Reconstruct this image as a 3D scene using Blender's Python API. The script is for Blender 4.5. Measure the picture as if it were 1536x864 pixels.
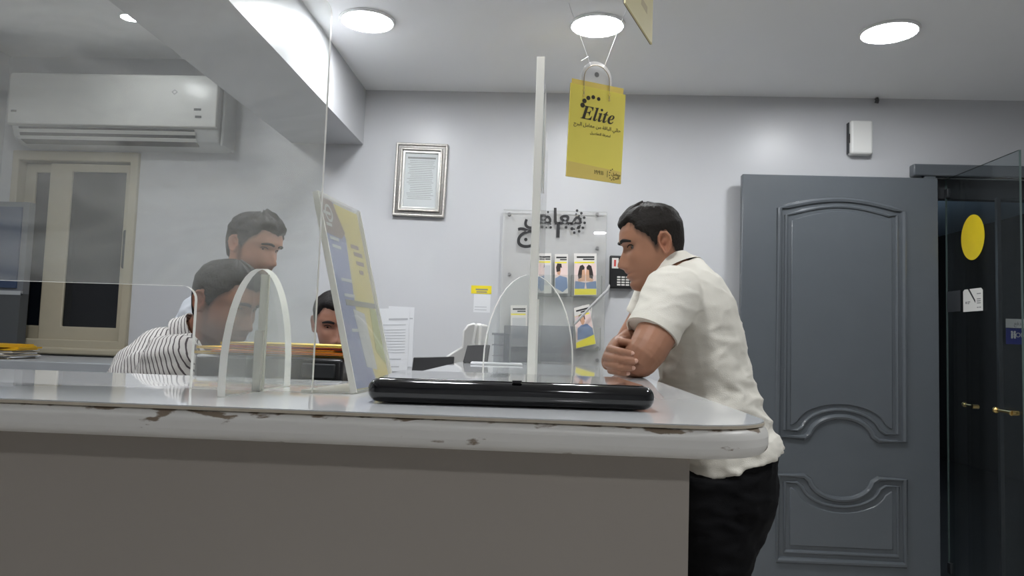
import bpy, bmesh, math, random
from mathutils import Vector, Matrix, noise
R = math.radians
random.seed(7)
for o in list(bpy.data.objects): bpy.data.objects.remove(o)
S = bpy.context.scene
COL = S.collection

# ------------------------------------------------------------------ camera
CZ = 1.163                                    # lens height: 8 cm above the counter top
F = 26 / 36 * 1536
ROT = Matrix.Rotation(R(2.82), 3, 'Z') @ Matrix.Rotation(R(90 + 4.04), 3, 'X') @ Matrix.Rotation(R(1.9), 3, 'Z')
cam = bpy.data.objects.new('camera', bpy.data.cameras.new('camera'))
cam.data.lens = 26; cam.data.sensor_width = 36; cam.data.clip_start = .02
cam.matrix_world = Matrix.Translation((0, 0, CZ)) @ ROT.to_4x4()
COL.objects.link(cam); S.camera = cam
# ------------------------------------------------------------------ world, exposure
W = bpy.data.worlds.new('World'); S.world = W; W.use_nodes = True
W.node_tree.nodes['Background'].inputs[0].default_value = (.02, .03, .05, 1)
W.node_tree.nodes['Background'].inputs[1].default_value = .15
S.view_settings.view_transform = 'Standard'; S.view_settings.look = 'None'
S.view_settings.exposure = 1.05; S.view_settings.gamma = 1; S.view_settings.use_curve_mapping = False
S.cycles.max_bounces = 10; S.cycles.transparent_max_bounces = 24; S.cycles.caustics_reflective = False
LAMP = 60.0                                   # radiance of a ceiling panel lamp

def ray(px, py):
    return (ROT @ Vector(((px - 768) / F, (432 - py) / F, -1))).normalized()
def P(px, py, X=None, Y=None, Z=None):        # a pixel's direction met with a known plane
    d = ray(px, py); c = Vector((0, 0, CZ))
    t = (X - c.x) / d.x if X is not None else (Y - c.y) / d.y if Y is not None else (Z - c.z) / d.z
    return c + d * t

# ------------------------------------------------------------------ materials
MATS = {}
def nodes(m):
    nt = m.node_tree; return nt, nt.nodes, nt.links
def mat(name, col, rough=.5, metal=0, spec=.5, var=0, scale=20, bump=0, bscale=60, emit=None, es=1, trans=0, ior=1.45, coat=0, sss=0):
    if name in MATS: return MATS[name]
    m = bpy.data.materials.new(name); m.use_nodes = True; nt, N, L = nodes(m)
    b = N['Principled BSDF']; b.inputs['Base Color'].default_value = (*col, 1)
    b.inputs['Roughness'].default_value = rough; b.inputs['Metallic'].default_value = metal
    b.inputs['Specular IOR Level'].default_value = spec; b.inputs['IOR'].default_value = ior
    b.inputs['Transmission Weight'].default_value = trans; b.inputs['Coat Weight'].default_value = coat
    if sss: b.inputs['Subsurface Weight'].default_value = sss; b.inputs['Subsurface Radius'].default_value = (.01, .004, .002)
    if emit: b.inputs['Emission Color'].default_value = (*emit, 1); b.inputs['Emission Strength'].default_value = es
    if var or bump:
        tc = N.new('ShaderNodeTexCoord')
    if var:
        n = N.new('ShaderNodeTexNoise'); n.inputs['Scale'].default_value = scale; n.inputs['Detail'].default_value = 6
        L.new(tc.outputs['Object'], n.inputs['Vector'])
        mx = N.new('ShaderNodeMix'); mx.data_type = 'RGBA'
        mx.inputs[6].default_value = (*[c * (1 - var) for c in col], 1); mx.inputs[7].default_value = (*[min(1, c * (1 + var)) for c in col], 1)
        L.new(n.outputs['Fac'], mx.inputs[0]); L.new(mx.outputs[2], b.inputs['Base Color'])
    if bump:
        n2 = N.new('ShaderNodeTexNoise'); n2.inputs['Scale'].default_value = bscale; n2.inputs['Detail'].default_value = 4
        L.new(tc.outputs['Object'], n2.inputs['Vector'])
        bp = N.new('ShaderNodeBump'); bp.inputs['Strength'].default_value = bump; bp.inputs['Distance'].default_value = .004
        L.new(n2.outputs['Fac'], bp.inputs['Height']); L.new(bp.outputs['Normal'], b.inputs['Normal'])
    MATS[name] = m; return m

def acrylic(name, tint=(.97, .98, .97), dust_haze=.05, dust_haze_col=(.8, .82, .82), rough=.02, refl=1.0, streak=False):
    m = bpy.data.materials.new(name); m.use_nodes = True; nt, N, L = nodes(m); N.clear()
    out = N.new('ShaderNodeOutputMaterial'); tr = N.new('ShaderNodeBsdfTransparent'); tr.inputs[0].default_value = (*tint, 1)
    gl = N.new('ShaderNodeBsdfGlossy'); gl.inputs['Roughness'].default_value = rough
    fr = N.new('ShaderNodeLayerWeight'); fr.inputs['Blend'].default_value = .5
    pw_ = N.new('ShaderNodeMath'); pw_.operation = 'POWER'; pw_.inputs[1].default_value = 5; L.new(fr.outputs['Facing'], pw_.inputs[0])
    mu = N.new('ShaderNodeMath'); mu.operation = 'MULTIPLY_ADD'; mu.inputs[1].default_value = .9*refl; mu.inputs[2].default_value = .035*refl
    L.new(pw_.outputs[0], mu.inputs[0])
    di = N.new('ShaderNodeBsdfDiffuse'); di.inputs[0].default_value = (*dust_haze_col, 1)
    tl = N.new('ShaderNodeBsdfTranslucent'); tl.inputs[0].default_value = (*dust_haze_col, 1)
    ad = N.new('ShaderNodeMixShader'); ad.inputs[0].default_value = .5; L.new(di.outputs[0], ad.inputs[1]); L.new(tl.outputs[0], ad.inputs[2])
    m1 = N.new('ShaderNodeMixShader'); m2 = N.new('ShaderNodeMixShader')
    L.new(mu.outputs[0], m1.inputs[0]); L.new(tr.outputs[0], m1.inputs[1]); L.new(gl.outputs[0], m1.inputs[2])
    if streak:                                # dusty smears, with the sheet's milky reflection painted in as haze
        tc = N.new('ShaderNodeTexCoord'); mp = N.new('ShaderNodeMapping'); mp.inputs['Scale'].default_value = (1.2, 1, 3.2)
        mp.inputs['Rotation'].default_value = (0, R(25), 0)
        n = N.new('ShaderNodeTexNoise'); n.inputs['Scale'].default_value = 3.2; n.inputs['Detail'].default_value = 5; n.inputs['Distortion'].default_value = 1.2
        L.new(tc.outputs['Object'], mp.inputs[0]); L.new(mp.outputs[0], n.inputs['Vector'])
        rp = N.new('ShaderNodeMapRange'); rp.inputs[1].default_value = .35; rp.inputs[2].default_value = .75
        rp.inputs[3].default_value = dust_haze * .5; rp.inputs[4].default_value = dust_haze * 1.9
        L.new(n.outputs['Fac'], rp.inputs[0]); L.new(rp.outputs[0], m2.inputs[0])
    else: m2.inputs[0].default_value = dust_haze
    L.new(m1.outputs[0], m2.inputs[1]); L.new(ad.outputs[0], m2.inputs[2]); L.new(m2.outputs[0], out.inputs[0])
    MATS[name] = m; return m

# ------------------------------------------------------------------ mesh builder
FD = .065                                     # floor depth below the first survey: low geometry is drawn out down to it
def settle(v):
    if v.z < .35: v.z -= FD * (1 - v.z/.35)
    return v
class MB:
    def __init__(s, M=None): s.v = []; s.f = []; s.M = M or Matrix(); s.mi = []; s.cur = 0
    def add(s, vs, fs):
        o = len(s.v); s.v += [settle(s.M @ Vector(v)) for v in vs]; s.f += [tuple(i + o for i in f) for f in fs]; s.mi += [s.cur] * len(fs); return s
    def box(s, a, b):
        x0, y0, z0 = a; x1, y1, z1 = b
        if x0 > x1: x0, x1 = x1, x0
        if y0 > y1: y0, y1 = y1, y0
        if z0 > z1: z0, z1 = z1, z0
        return s.add([(x0, y0, z0), (x1, y0, z0), (x1, y1, z0), (x0, y1, z0), (x0, y0, z1), (x1, y0, z1), (x1, y1, z1), (x0, y1, z1)],
                     [(0, 3, 2, 1), (4, 5, 6, 7), (0, 1, 5, 4), (1, 2, 6, 5), (2, 3, 7, 6), (3, 0, 4, 7)])
    def quad(s, *p): return s.add(p, [tuple(range(len(p)))])
    def prism(s, pts, h, axis='y', h0=0):      # polygon (u,v) swept from h0 to h along an axis
        f3 = {'y': lambda u, v, w: (u, w, v), 'x': lambda u, v, w: (w, u, v), 'z': lambda u, v, w: (u, v, w)}[axis]
        n = len(pts); vs = [f3(u, v, h0) for u, v in pts] + [f3(u, v, h) for u, v in pts]
        fs = [tuple(range(n - 1, -1, -1)), tuple(range(n, 2 * n))] + [(i, (i + 1) % n, (i + 1) % n + n, i + n) for i in range(n)]
        return s.add(vs, fs)
    def ring(s, outer, inner, h, axis='y', h0=0):   # frame between two polygons of the same count
        f3 = {'y': lambda u, v, w: (u, w, v), 'x': lambda u, v, w: (w, u, v), 'z': lambda u, v, w: (u, v, w)}[axis]
        n = len(outer); vs = [f3(*p, w) for w in (h0, h) for q in (outer, inner) for p in q]; fs = []
        for i in range(n):
            j = (i + 1) % n
            fs += [(i, j, n + j, n + i), (2*n + i, 3*n + i, 3*n + j, 2*n + j), (i, 2*n + i, 2*n + j, j), (n + i, n + j, 3*n + j, 3*n + i)]
        return s.add(vs, fs)
    def cyl(s, a, b, r, r2=None, n=16):
        a = Vector(a); b = Vector(b); r2 = r if r2 is None else r2; d = (b - a).normalized()
        u = d.orthogonal().normalized(); w = d.cross(u); vs = []
        for c, q in ((a, r), (b, r2)):
            vs += [c + (u * math.cos(2*math.pi*i/n) + w * math.sin(2*math.pi*i/n)) * q for i in range(n)]
        return s.add(vs, [tuple(range(n - 1, -1, -1)), tuple(range(n, 2*n))] + [(i, (i+1) % n, (i+1) % n + n, i + n) for i in range(n)])
    def tube(s, pts, r, n=8, closed=False):
        pts = [Vector(p) for p in pts]; m = len(pts); rr = r if isinstance(r, (list, tuple)) else [r] * m
        vs = []; fs = []; u = None
        for i, p in enumerate(pts):
            d = (pts[(i+1) % m] - pts[i-1]) if closed else (pts[min(i+1, m-1)] - pts[max(i-1, 0)])
            d.normalize()
            u = d.orthogonal().normalized() if u is None else (u - d * u.dot(d)).normalized()
            w = d.cross(u)
            vs += [p + (u * math.cos(2*math.pi*k/n) + w * math.sin(2*math.pi*k/n)) * rr[i] for k in range(n)]
        for i in range(m if closed else m - 1):
            a = i * n; b = ((i + 1) % m) * n
            fs += [(a + k, a + (k+1) % n, b + (k+1) % n, b + k) for k in range(n)]
        if not closed: fs += [tuple(range(n - 1, -1, -1)), tuple(range((m-1)*n, m*n))]
        return s.add(vs, fs)
    def loft(s, rings):
        n = len(rings[0]); vs = [p for r in rings for p in r]; fs = []
        for i in range(len(rings) - 1):
            a, b = i * n, (i + 1) * n
            fs += [(a + k, a + (k+1) % n, b + (k+1) % n, b + k) for k in range(n)]
        fs += [tuple(range(n - 1, -1, -1)), tuple(range((len(rings)-1)*n, len(rings)*n))]
        return s.add(vs, fs)
    def ball(s, c, r, n=14, m=9):
        c = Vector(c); r = Vector(r) if hasattr(r, '__len__') else Vector((r, r, r)); rings = []
        for j in range(m + 1):
            t = math.pi * (j / m * .96 + .02); rings.append([c + Vector((r.x*math.sin(t)*math.cos(2*math.pi*k/n), r.y*math.sin(t)*math.sin(2*math.pi*k/n), -r.z*math.cos(t))) for k in range(n)])
        return s.loft(rings)
    def text(s, st, M, size=1, ext=.0005, align='CENTER', bold=0):
        cu = bpy.data.curves.new('t', 'FONT'); cu.body = st; cu.size = size; cu.align_x = align; cu.align_y = 'CENTER'; cu.extrude = ext; cu.resolution_u = 4; cu.offset = bold*size
        o = bpy.data.objects.new('t', cu); COL.objects.link(o); dg = bpy.context.evaluated_depsgraph_get(); me = bpy.data.meshes.new_from_object(o.evaluated_get(dg))
        s.add([M @ v.co for v in me.vertices], [tuple(p.vertices) for p in me.polygons])
        bpy.data.objects.remove(o); bpy.data.curves.remove(cu); bpy.data.meshes.remove(me); return s
    def build(s, name, m, parent=None, bevel=0, smooth=False, seg=2, angle=40, subsurf=0):
        me = bpy.data.meshes.new(name); off = Vector(parent.get('_o', (0, 0, 0))) if parent else Vector()
        me.from_pydata([v - off for v in s.v], [], s.f)
        for q in (m if isinstance(m, (list, tuple)) else [m]): me.materials.append(q)
        if isinstance(m, (list, tuple)):
            for p, i in zip(me.polygons, s.mi): p.material_index = i
        bm = bmesh.new(); bm.from_mesh(me); bmesh.ops.recalc_face_normals(bm, faces=bm.faces); bm.to_mesh(me); bm.free()
        o = bpy.data.objects.new(name, me); COL.objects.link(o)
        if parent: o.parent = parent; o['_o'] = off
        if bevel:
            b = o.modifiers.new('bevel', 'BEVEL'); b.width = bevel; b.segments = seg; b.limit_method = 'ANGLE'; b.angle_limit = R(angle)
        if subsurf: q = o.modifiers.new('sub', 'SUBSURF'); q.levels = q.render_levels = subsurf
        if smooth or bevel: shade(me)
        return o
def shade(me, ang=35):
    for p in me.polygons: p.use_smooth = True
    try: me.set_sharp_from_angle(angle=R(ang))
    except Exception: pass
def thing(name, label, cat, loc=(0, 0, 0), group=None):
    o = bpy.data.objects.new(name, None); COL.objects.link(o); o.location = loc; o.empty_display_size = .05
    o['label'] = label; o['category'] = cat; o['_o'] = Vector(loc)
    if group: o['group'] = group
    return o
def tag(o, label, cat, group=None):
    o['label'] = label; o['category'] = cat
    if group: o['group'] = group
    return o
def struct(o, label=None):
    o['kind'] = 'structure'
    if label: o['label'] = label
    return o
def rrect(u0, v0, u1, v1, r, n=6):
    pts = []
    for (cx, cy, a) in ((u1-r, v1-r, 0), (u0+r, v1-r, 90), (u0+r, v0+r, 180), (u1-r, v0+r, 270)):
        pts += [(cx + r*math.cos(R(a + 90*i/n)), cy + r*math.sin(R(a + 90*i/n))) for i in range(n + 1)]
    return pts
def circ(cx, cy, r, n=28, ry=None): return [(cx + r*math.cos(2*math.pi*i/n), cy + (ry or r)*math.sin(2*math.pi*i/n)) for i in range(n)]
def basis(o, u, v):                            # local x -> u, y -> v, z -> normal
    u = Vector(u).normalized(); v = Vector(v); v = (v - u*u.dot(v)).normalized(); w = u.cross(v)
    return Matrix(((u.x, v.x, w.x, o[0]), (u.y, v.y, w.y, o[1]), (u.z, v.z, w.z, o[2]), (0, 0, 0, 1)))
FACE = lambda p: basis(p, (1, 0, 0), (0, 0, 1))        # a print facing the camera (-Y)
AR = {}
_c = 0xFE8D
for ch, n in [('ا',2),('ب',4),('ة',2),('ت',4),('ث',4),('ج',4),('ح',4),('خ',4),('د',2),('ذ',2),('ر',2),('ز',2),('س',4),('ش',4),('ص',4),('ض',4),('ط',4),('ظ',4),('ع',4),('غ',4),('ف',4),('ق',4),('ك',4),('ل',4),('م',4),('ن',4),('ه',4),('و',2),('ى',2),('ي',4)]:
    AR[ch] = (_c, n); _c += n
def arabic(s):                                 # joined letter shapes in visual order
    out = []
    for i, ch in enumerate(s):
        if ch not in AR: out.append(ch); continue
        c, n = AR[ch]; pj = i > 0 and s[i-1] in AR and AR[s[i-1]][1] == 4; nj = n == 4 and i < len(s) - 1 and s[i+1] in AR
        out.append(chr(c + (3 if pj and nj else 1 if pj else 2 if nj else 0)))
    return ''.join(reversed(out))
def lin(r, g, b):
    return tuple(((c/255)/12.92 if c/255 <= .04045 else ((c/255 + .055)/1.055)**2.4) for c in (r, g, b))
# ================================================================== the room
WY = 4.1; CEIL = 2.565; CEIL2 = 2.73; XL = -3.2; XR = 3.5; YB = -2.4
M_wall = mat('wall paint', (.52, .527, .545), .32, spec=.4, var=.03, scale=1.5, bump=.12, bscale=9)
M_ceil = mat('ceiling paint', (.84, .85, .86), .6, var=.03, scale=2)
M_floor = mat('floor tile', (.5, .48, .45), .25, var=.15, scale=6)
M_grout = mat('floor grout', (.16, .15, .14), .8)
M_grey = mat('grey gloss door paint', lin(88, 93, 98), .26, var=.05, scale=8, bump=.25, bscale=14, coat=.15)
M_white = mat('white plastic', (.74, .74, .72), .35)
M_black = mat('black plastic', (.008, .008, .009), .35)
M_dark = mat('dark grey metal', (.035, .038, .042), .5)
M_edge = mat('acrylic edge', (.92, .91, .87), .3)
_nt, _N, _L = nodes(M_edge); _t = _N.new('ShaderNodeBsdfTranslucent'); _t.inputs[0].default_value = (.95, .94, .90, 1); _m = _N.new('ShaderNodeMixShader'); _m.inputs[0].default_value = .5
_L.new(_N['Principled BSDF'].outputs[0], _m.inputs[1]); _L.new(_t.outputs[0], _m.inputs[2]); _L.new(_m.outputs[0], _N['Material Output'].inputs[0])
M_alu = mat('beige window aluminium', (.40, .36, .27), .45, var=.04)
A_screen = acrylic('dusty hazy acrylic screen', dust_haze=.13, dust_haze_col=(.80, .80, .78), streak=True, rough=.12, refl=1.0)
A_clear = acrylic('clear acrylic', dust_haze=.045)
A_sign = acrylic('sign holder acrylic', dust_haze=.16, dust_haze_col=(.95, .95, .95))  # white veil stands in for the whitish reflection on the holder
A_foot = acrylic('acrylic foot', dust_haze=.08, dust_haze_col=(.8, .8, .79))
A_pocket = acrylic('grey acrylic pocket', tint=(.78, .79, .81), dust_haze=.12, dust_haze_col=(.45, .47, .5))
A_night = acrylic('dark tinted window glass', tint=(.30, .32, .34), dust_haze=.01, refl=1.2)
A_door = acrylic('tinted glass door', tint=(.80, .83, .84), dust_haze=.008, refl=.8)

fl = struct(MB().box((XL-.1, YB-.1, -.12), (XR+.1, WY+.15, -.004)).build('floor', M_grout))
tile = None
for i in range(12):
    for j in range(11):
        x, y = XL + i*.56, YB + j*.6
        x1, y1 = min(x+.556, XR), min(y+.596, WY)
        if x1 - x < .05: continue
        MB().box((x, y, -.004), (x1, y1, 0)).build('tile', M_floor, fl)
struct(MB().box((-1.3, YB-.1, CEIL), (XR+.1, WY+.12, CEIL+.1)).build('ceiling', M_ceil))
struct(MB().box((XL-.1, YB-.1, CEIL2), (-1.3, WY+.12, CEIL2+.1)).build('ceiling_raised', M_ceil))
struct(MB().box((-1.49, YB, 2.247), (-1.077, WY, CEIL2)).build('trim_ceiling_beam', M_wall))
# back wall around the window and the doorway
wz0, wz1, wx0, wx1 = P(195, 526, Y=WY).z, P(150, 232, Y=WY).z, -3.12, P(197, 400, Y=WY).x
DX0, DX1, DZ = 2.08, 3.3, 2.13
b = MB()
for a, c in [((XL-.1, wz1), (DX0, CEIL2+.05)), ((XL-.1, 0), (wx1, wz0)), ((XL-.1, wz0), (wx0, wz1)), ((wx1, 0), (DX0, wz1)), ((DX0, DZ), (XR+.1, CEIL2+.05)), ((DX1, 0), (XR+.1, DZ))]:
    b.box((a[0], WY, a[1]), (c[0], WY+.12, c[1]))
struct(b.build('wall_back', M_wall))
struct(MB().box((XL-.1, YB, 0), (XL, WY, CEIL2)).build('wall_left', M_wall))
struct(MB().box((XR, YB, 0), (XR+.1, WY, CEIL2)).build('wall_right', M_wall))
struct(MB().box((XL, YB-.1, 0), (XR, YB, CEIL2)).build('wall_front', M_wall))
# ---- doorway trim, dark transom, the space outside
t = MB(); x0 = P(1370, 257, Y=4.05).x
t.box((x0, 4.045, DZ-.005), (DX1+.12, WY, 2.19)); t.box((x0+.06, 4.05, 0), (DX0, WY, DZ-.005)); t.box((DX1, 4.05, 0), (DX1+.12, WY, DZ-.005))
struct(t.build('trim_1', M_grey, bevel=.008), 'grey painted frame around the doorway')
struct(MB().box((DX0, 4.14, 2.02), (DX1, 4.20, DZ)).build('trim_2', M_dark), 'dark transom over the glass doorway')
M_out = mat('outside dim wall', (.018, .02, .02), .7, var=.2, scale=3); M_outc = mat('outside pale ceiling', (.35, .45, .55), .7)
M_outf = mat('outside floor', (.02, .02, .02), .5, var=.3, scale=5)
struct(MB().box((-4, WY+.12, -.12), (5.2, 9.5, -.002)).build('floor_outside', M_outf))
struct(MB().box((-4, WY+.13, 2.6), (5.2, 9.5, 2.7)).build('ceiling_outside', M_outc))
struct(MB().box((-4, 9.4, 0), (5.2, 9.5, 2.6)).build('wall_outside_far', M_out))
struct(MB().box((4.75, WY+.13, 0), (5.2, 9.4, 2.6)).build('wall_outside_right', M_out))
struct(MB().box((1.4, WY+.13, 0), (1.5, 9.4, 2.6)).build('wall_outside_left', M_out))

# ---- window
wn = thing('window_1', '', ''); del wn['label']; del wn['category']; wn['kind'] = 'structure'
def frame_px(px0, py0, px1, py1, ix0, iy0, ix1, iy1, y0, y1, name, m, parent):
    o = [P(px0, py0, Y=y0), P(px1, py0, Y=y0), P(px1, py1, Y=y0), P(px0, py1, Y=y0)]; i = [P(ix0, iy0, Y=y0), P(ix1, iy0, Y=y0), P(ix1, iy1, Y=y0), P(ix0, iy1, Y=y0)]
    xs = (o[0].x+o[3].x)/2, (o[1].x+o[2].x)/2, (i[0].x+i[3].x)/2, (i[1].x+i[2].x)/2; zs = (o[0].z+o[1].z)/2, (o[2].z+o[3].z)/2, (i[0].z+i[1].z)/2, (i[2].z+i[3].z)/2
    MB().ring([(xs[0], zs[1]), (xs[1], zs[1]), (xs[1], zs[0]), (xs[0], zs[0])], [(xs[2], zs[3]), (xs[3], zs[3]), (xs[3], zs[2]), (xs[2], zs[2])], y1, 'y', y0).build(name, m, parent, bevel=.004)
    return xs[2], xs[3], zs[3], zs[2]
MB().ring([(wx0, wz0), (wx1+.012, wz0), (wx1+.012, wz1+.012), (wx0, wz1+.012)], [(wx0+.04, wz0+.05), (wx1-.035, wz0+.05), (wx1-.035, wz1-.045), (wx0+.04, wz1-.045)], WY+.1, 'y', WY-.025).build('window_frame', M_alu, wn, bevel=.006)
g = frame_px(66, 246, 190, 512, 100, 258, 182, 491, WY+.005, WY+.035, 'sash', M_alu, wn)
MB().box((g[0]-.005, WY+.018, g[2]-.005), (g[1]+.005, WY+.022, g[3]+.005)).build('pane', A_night, wn)
zz0, zz1 = g[2], g[3]
for nm, xa, xb, io in (('sash', -3.09, P(78, 380, Y=WY+.06).x, 0),):
    o4 = [(xa, zz0-.08), (xb+.06, zz0-.08), (xb+.06, zz1+.05), (xa, zz1+.05)]; i4 = [(xa+.07, zz0), (xb, zz0), (xb, zz1), (xa+.07, zz1)]
    MB().ring(o4, i4, WY+.075, 'y', WY+.045).build(nm, M_alu, wn, bevel=.004)
    MB().box((xa+.06, WY+.058, zz0-.01), (xb+.01, WY+.062, zz1+.01)).build('pane', A_night, wn)
c0 = P(189, 345, Y=WY); c1 = P(187, 403, Y=WY)
MB().prism(rrect(c0.x-.013, c1.z, c0.x+.013, c0.z, .012), WY-.006, 'y', WY+.006).build('handle', M_dark, wn, bevel=.003)
MB().box((wx0, WY-.05, wz0-.035), (wx1+.03, WY+.02, wz0+.006)).build('window_sill', M_alu, wn, bevel=.012, seg=3)
MB().box((P(104, 380, Y=WY+.1).x-.014, WY+.10, zz0-.1), (P(104, 380, Y=WY+.1).x+.014, WY+.13, zz1+.1)).build('mullion', M_alu, wn)

# ---- ceiling lamps
M_lamp = mat('lamp diffuser', (.9, .9, .9), .5, emit=(.96, .98, 1.0), es=LAMP)
M_rim = mat('lamp rim', (.8, .8, .8), .4)
def lamp(x, y, z, label, r=.112, group=None):
    t = thing('ceiling_lamp', label, 'lamp', (x, y, z), group)
    MB(Matrix.Translation((x, y, z))).ring(circ(0, 0, r+.012), circ(0, 0, r), 0, 'z', -.012).build('rim', M_rim, t, bevel=.003)
    MB(Matrix.Translation((x, y, z))).prism(circ(0, 0, r-.0005), -.001, 'z', -.008).build('diffuser', M_lamp, t)
p = [P(551, 33, Z=CEIL-.01), P(896, 40, Z=CEIL-.01), P(1334, 50, Z=CEIL-.01)]
lamp(p[0].x, p[0].y, CEIL, 'round white ceiling lamp beside the ceiling beam')
lamp(p[1].x, p[1].y, CEIL, 'round white ceiling lamp directly above the hanging yellow bag card')
lamp(p[2].x, p[2].y, CEIL, 'round white ceiling lamp in front of the grey door')
lamp(-.3, 1.25, CEIL, 'round white ceiling lamp over the near end of the counter')
lamp(1.5, 1.25, CEIL, 'round white ceiling lamp over the floor beside the counter')
lamp(-2.3, 1.3, CEIL2, 'unseen ceiling lamp added beyond the beam to brighten the left side')  # out of view, added to lift the dark area left of the beam
lamp(-2.1, 2.5, CEIL2, 'unseen ceiling lamp added over the staff side to brighten the wall')  # second unseen lamp, added for the wall and the beam's underside
lamp(.6, -1.2, CEIL, 'round white ceiling lamp behind the counter front')
q = P(195, 27, Z=CEIL2-.01)
lamp(q.x, q.y, CEIL2, 'small glowing disc above the air conditioner for the bright spot in the screen', r=.042)  # glowing disc put in for the bright spot that shows in the screen
t = thing('ceiling_lamp', 'unseen round lamp added outside the doorway to light the outer ceiling', 'lamp', (2.1, 6.6, 1.7))  # added out of sight so that the outside ceiling shows faintly
MB().cyl((2.1, 6.6, 1.98), (2.1, 6.6, 2.6), .006).build('stem', M_dark, t)
MB().ball((2.1, 6.6, 1.85), .15).build('diffuser', mat('outside glow', (.8, .8, .8), .5, emit=(.75, .88, 1), es=22.0), t)

# ================================================================== reception counter
M_slab = mat('painted counter edge', (.82, .80, .76), .38)
nt, N, L = nodes(M_slab); bs = N['Principled BSDF']         # chipped paint: brown board shows along the top arris and in spots
tc = N.new('ShaderNodeTexCoord'); mp = N.new('ShaderNodeMapping'); mp.inputs['Scale'].default_value = (1, 1, 3); L.new(tc.outputs['Object'], mp.inputs[0])
n1 = N.new('ShaderNodeTexNoise'); n1.inputs['Scale'].default_value = 22; n1.inputs['Detail'].default_value = 5; L.new(mp.outputs[0], n1.inputs['Vector'])
sx = N.new('ShaderNodeSeparateXYZ'); L.new(tc.outputs['Object'], sx.inputs[0])
mr = N.new('ShaderNodeMapRange'); mr.inputs[1].default_value = 1.066; mr.inputs[2].default_value = 1.0745; mr.inputs[3].default_value = 0; mr.inputs[4].default_value = .17; L.new(sx.outputs['Z'], mr.inputs[0])
ad = N.new('ShaderNodeMath'); L.new(n1.outputs['Fac'], ad.inputs[0]); L.new(mr.outputs[0], ad.inputs[1])
cr = N.new('ShaderNodeValToRGB'); e = cr.color_ramp.elements; e[0].position = .655; e[0].color = (.82, .80, .76, 1); e[1].position = .70; e[1].color = (.26, .20, .145, 1); L.new(ad.outputs[0], cr.inputs[0]); L.new(cr.outputs[0], bs.inputs['Base Color'])
M_lam = mat('white gloss laminate', (.66, .67, .68), .035, spec=.5)
M_lamedge = mat('cream laminate edge', (.60, .53, .42), .5, var=.2, scale=30)
M_panel = mat('grey beige counter panel', (.41, .37, .325), .55, var=.06, scale=2.5)
ctr = thing('reception_counter', 'long white reception counter with chipped rounded edge and glossy top', 'counter', (0, .8, 0))
def Lpoly(i, r):
    x1, y0 = .262 - i, .797 + i; pts = [(-3.1, y0)] + [(x1 - r + r*math.cos(R(a)), y0 + r + r*math.sin(R(a))) for a in range(-90, 1, 10)]
    y1 = 2.72 - i; rr = .04
    pts += [(x1 - rr + rr*math.cos(R(a)), y1 - rr + rr*math.sin(R(a))) for a in range(0, 91, 15)]
    return pts + [(-.31 + i, y1), (-.31 + i, 1.325 - i), (-3.1, 1.325 - i)]
MB().prism(Lpoly(0, .105), 1.0755, 'z', 1.043).build('top_slab', M_slab, ctr, bevel=.012, seg=5)
MB().prism(Lpoly(.004, .103), 1.0787, 'z', 1.0755).build('laminate_edge', M_lamedge, ctr)
MB().prism(Lpoly(.0045, .103), 1.08, 'z', 1.0787).build('laminate_top', M_lam, ctr)
MB().box((-3.1, .845, 0), (.163, .865, 1.043)).build('front_panel', M_panel, ctr)
MB().box((.143, .865, 0), (.163, 2.66, 1.043)).build('side_panel', M_panel, ctr)
MB().box((-.27, 1.29, 0), (-.25, 2.66, 1.043)).build('inner_panel', M_panel, ctr)
MB().box((-.25, 2.64, 0), (.143, 2.66, 1.043)).build('end_panel', M_panel, ctr)

# ---- closed laptop on the counter
M_gloss = mat('glossy black', (.006, .006, .007), .08, coat=.6)
a, c = P(547, 605, Z=1.08), P(983, 617, Z=1.08)
ang = math.atan2(c.y - a.y, c.x - a.x) * .6; LM = Matrix.Translation(((a.x+c.x)/2, .915, 1.08)) @ Matrix.Rotation(ang, 4, 'Z'); hw = .179
lt = thing('laptop', 'closed glossy black laptop lying flat on the white counter', 'laptop', LM.translation)
MB(LM).prism(rrect(-hw, 0, hw, .245, .018), .0305, 'z', .0015).build('casing', M_gloss, lt, bevel=.0125, seg=6)
MB(LM).prism(rrect(-hw+.012, .012, hw-.012, .233, .012), .0316, 'z', .030).build('lid', M_gloss, lt, bevel=.0007)
MB(LM).prism(rrect(.0, .004, .012, .010, .002), .0335, 'z', .0305).build('latch', M_black, lt)
for x in (-.15, .15):
    for y in (.03, .21): MB(LM).prism(circ(x, y, .008, 12), .0025, 'z', 0).build('foot', M_black, lt)

# ---- acrylic screen on the long counter
SY = 1.03; sc = thing('acrylic_screen', 'tall clear acrylic counter screen with rounded cut-out on arched foot', 'screen', (-.5, SY, 1.08))
sx1 = P(478, 400, Y=SY).x; cx = P(291, 500, Y=SY).x; cz = P(150, 425, Y=SY).z; top = P(497, -9, Y=SY).z
def fil(cx_, cz_, r, a0, a1, n=6): return [(cx_ + r*math.cos(R(a0 + (a1-a0)*i/n)), cz_ + r*math.sin(R(a0 + (a1-a0)*i/n))) for i in range(n + 1)]
poly = [(cx, 1.0805)] + [(sx1, 1.0805)] + fil(sx1-.03, top-.03, .03, 0, 90) + [(-1.45, top), (-1.45, 1.0805), (-1.25, 1.0805)] + fil(-1.25+.02, cz-.02, .02, 180, 90) + fil(cx-.02, cz-.02, .02, 90, 0)
n = len(poly); th = .004
b = MB(); b.add([(u, SY-th, v) for u, v in poly], [tuple(range(n))]); b.add([(u, SY+th, v) for u, v in poly], [tuple(range(n))]); b.build('sheet', A_screen, sc)
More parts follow.
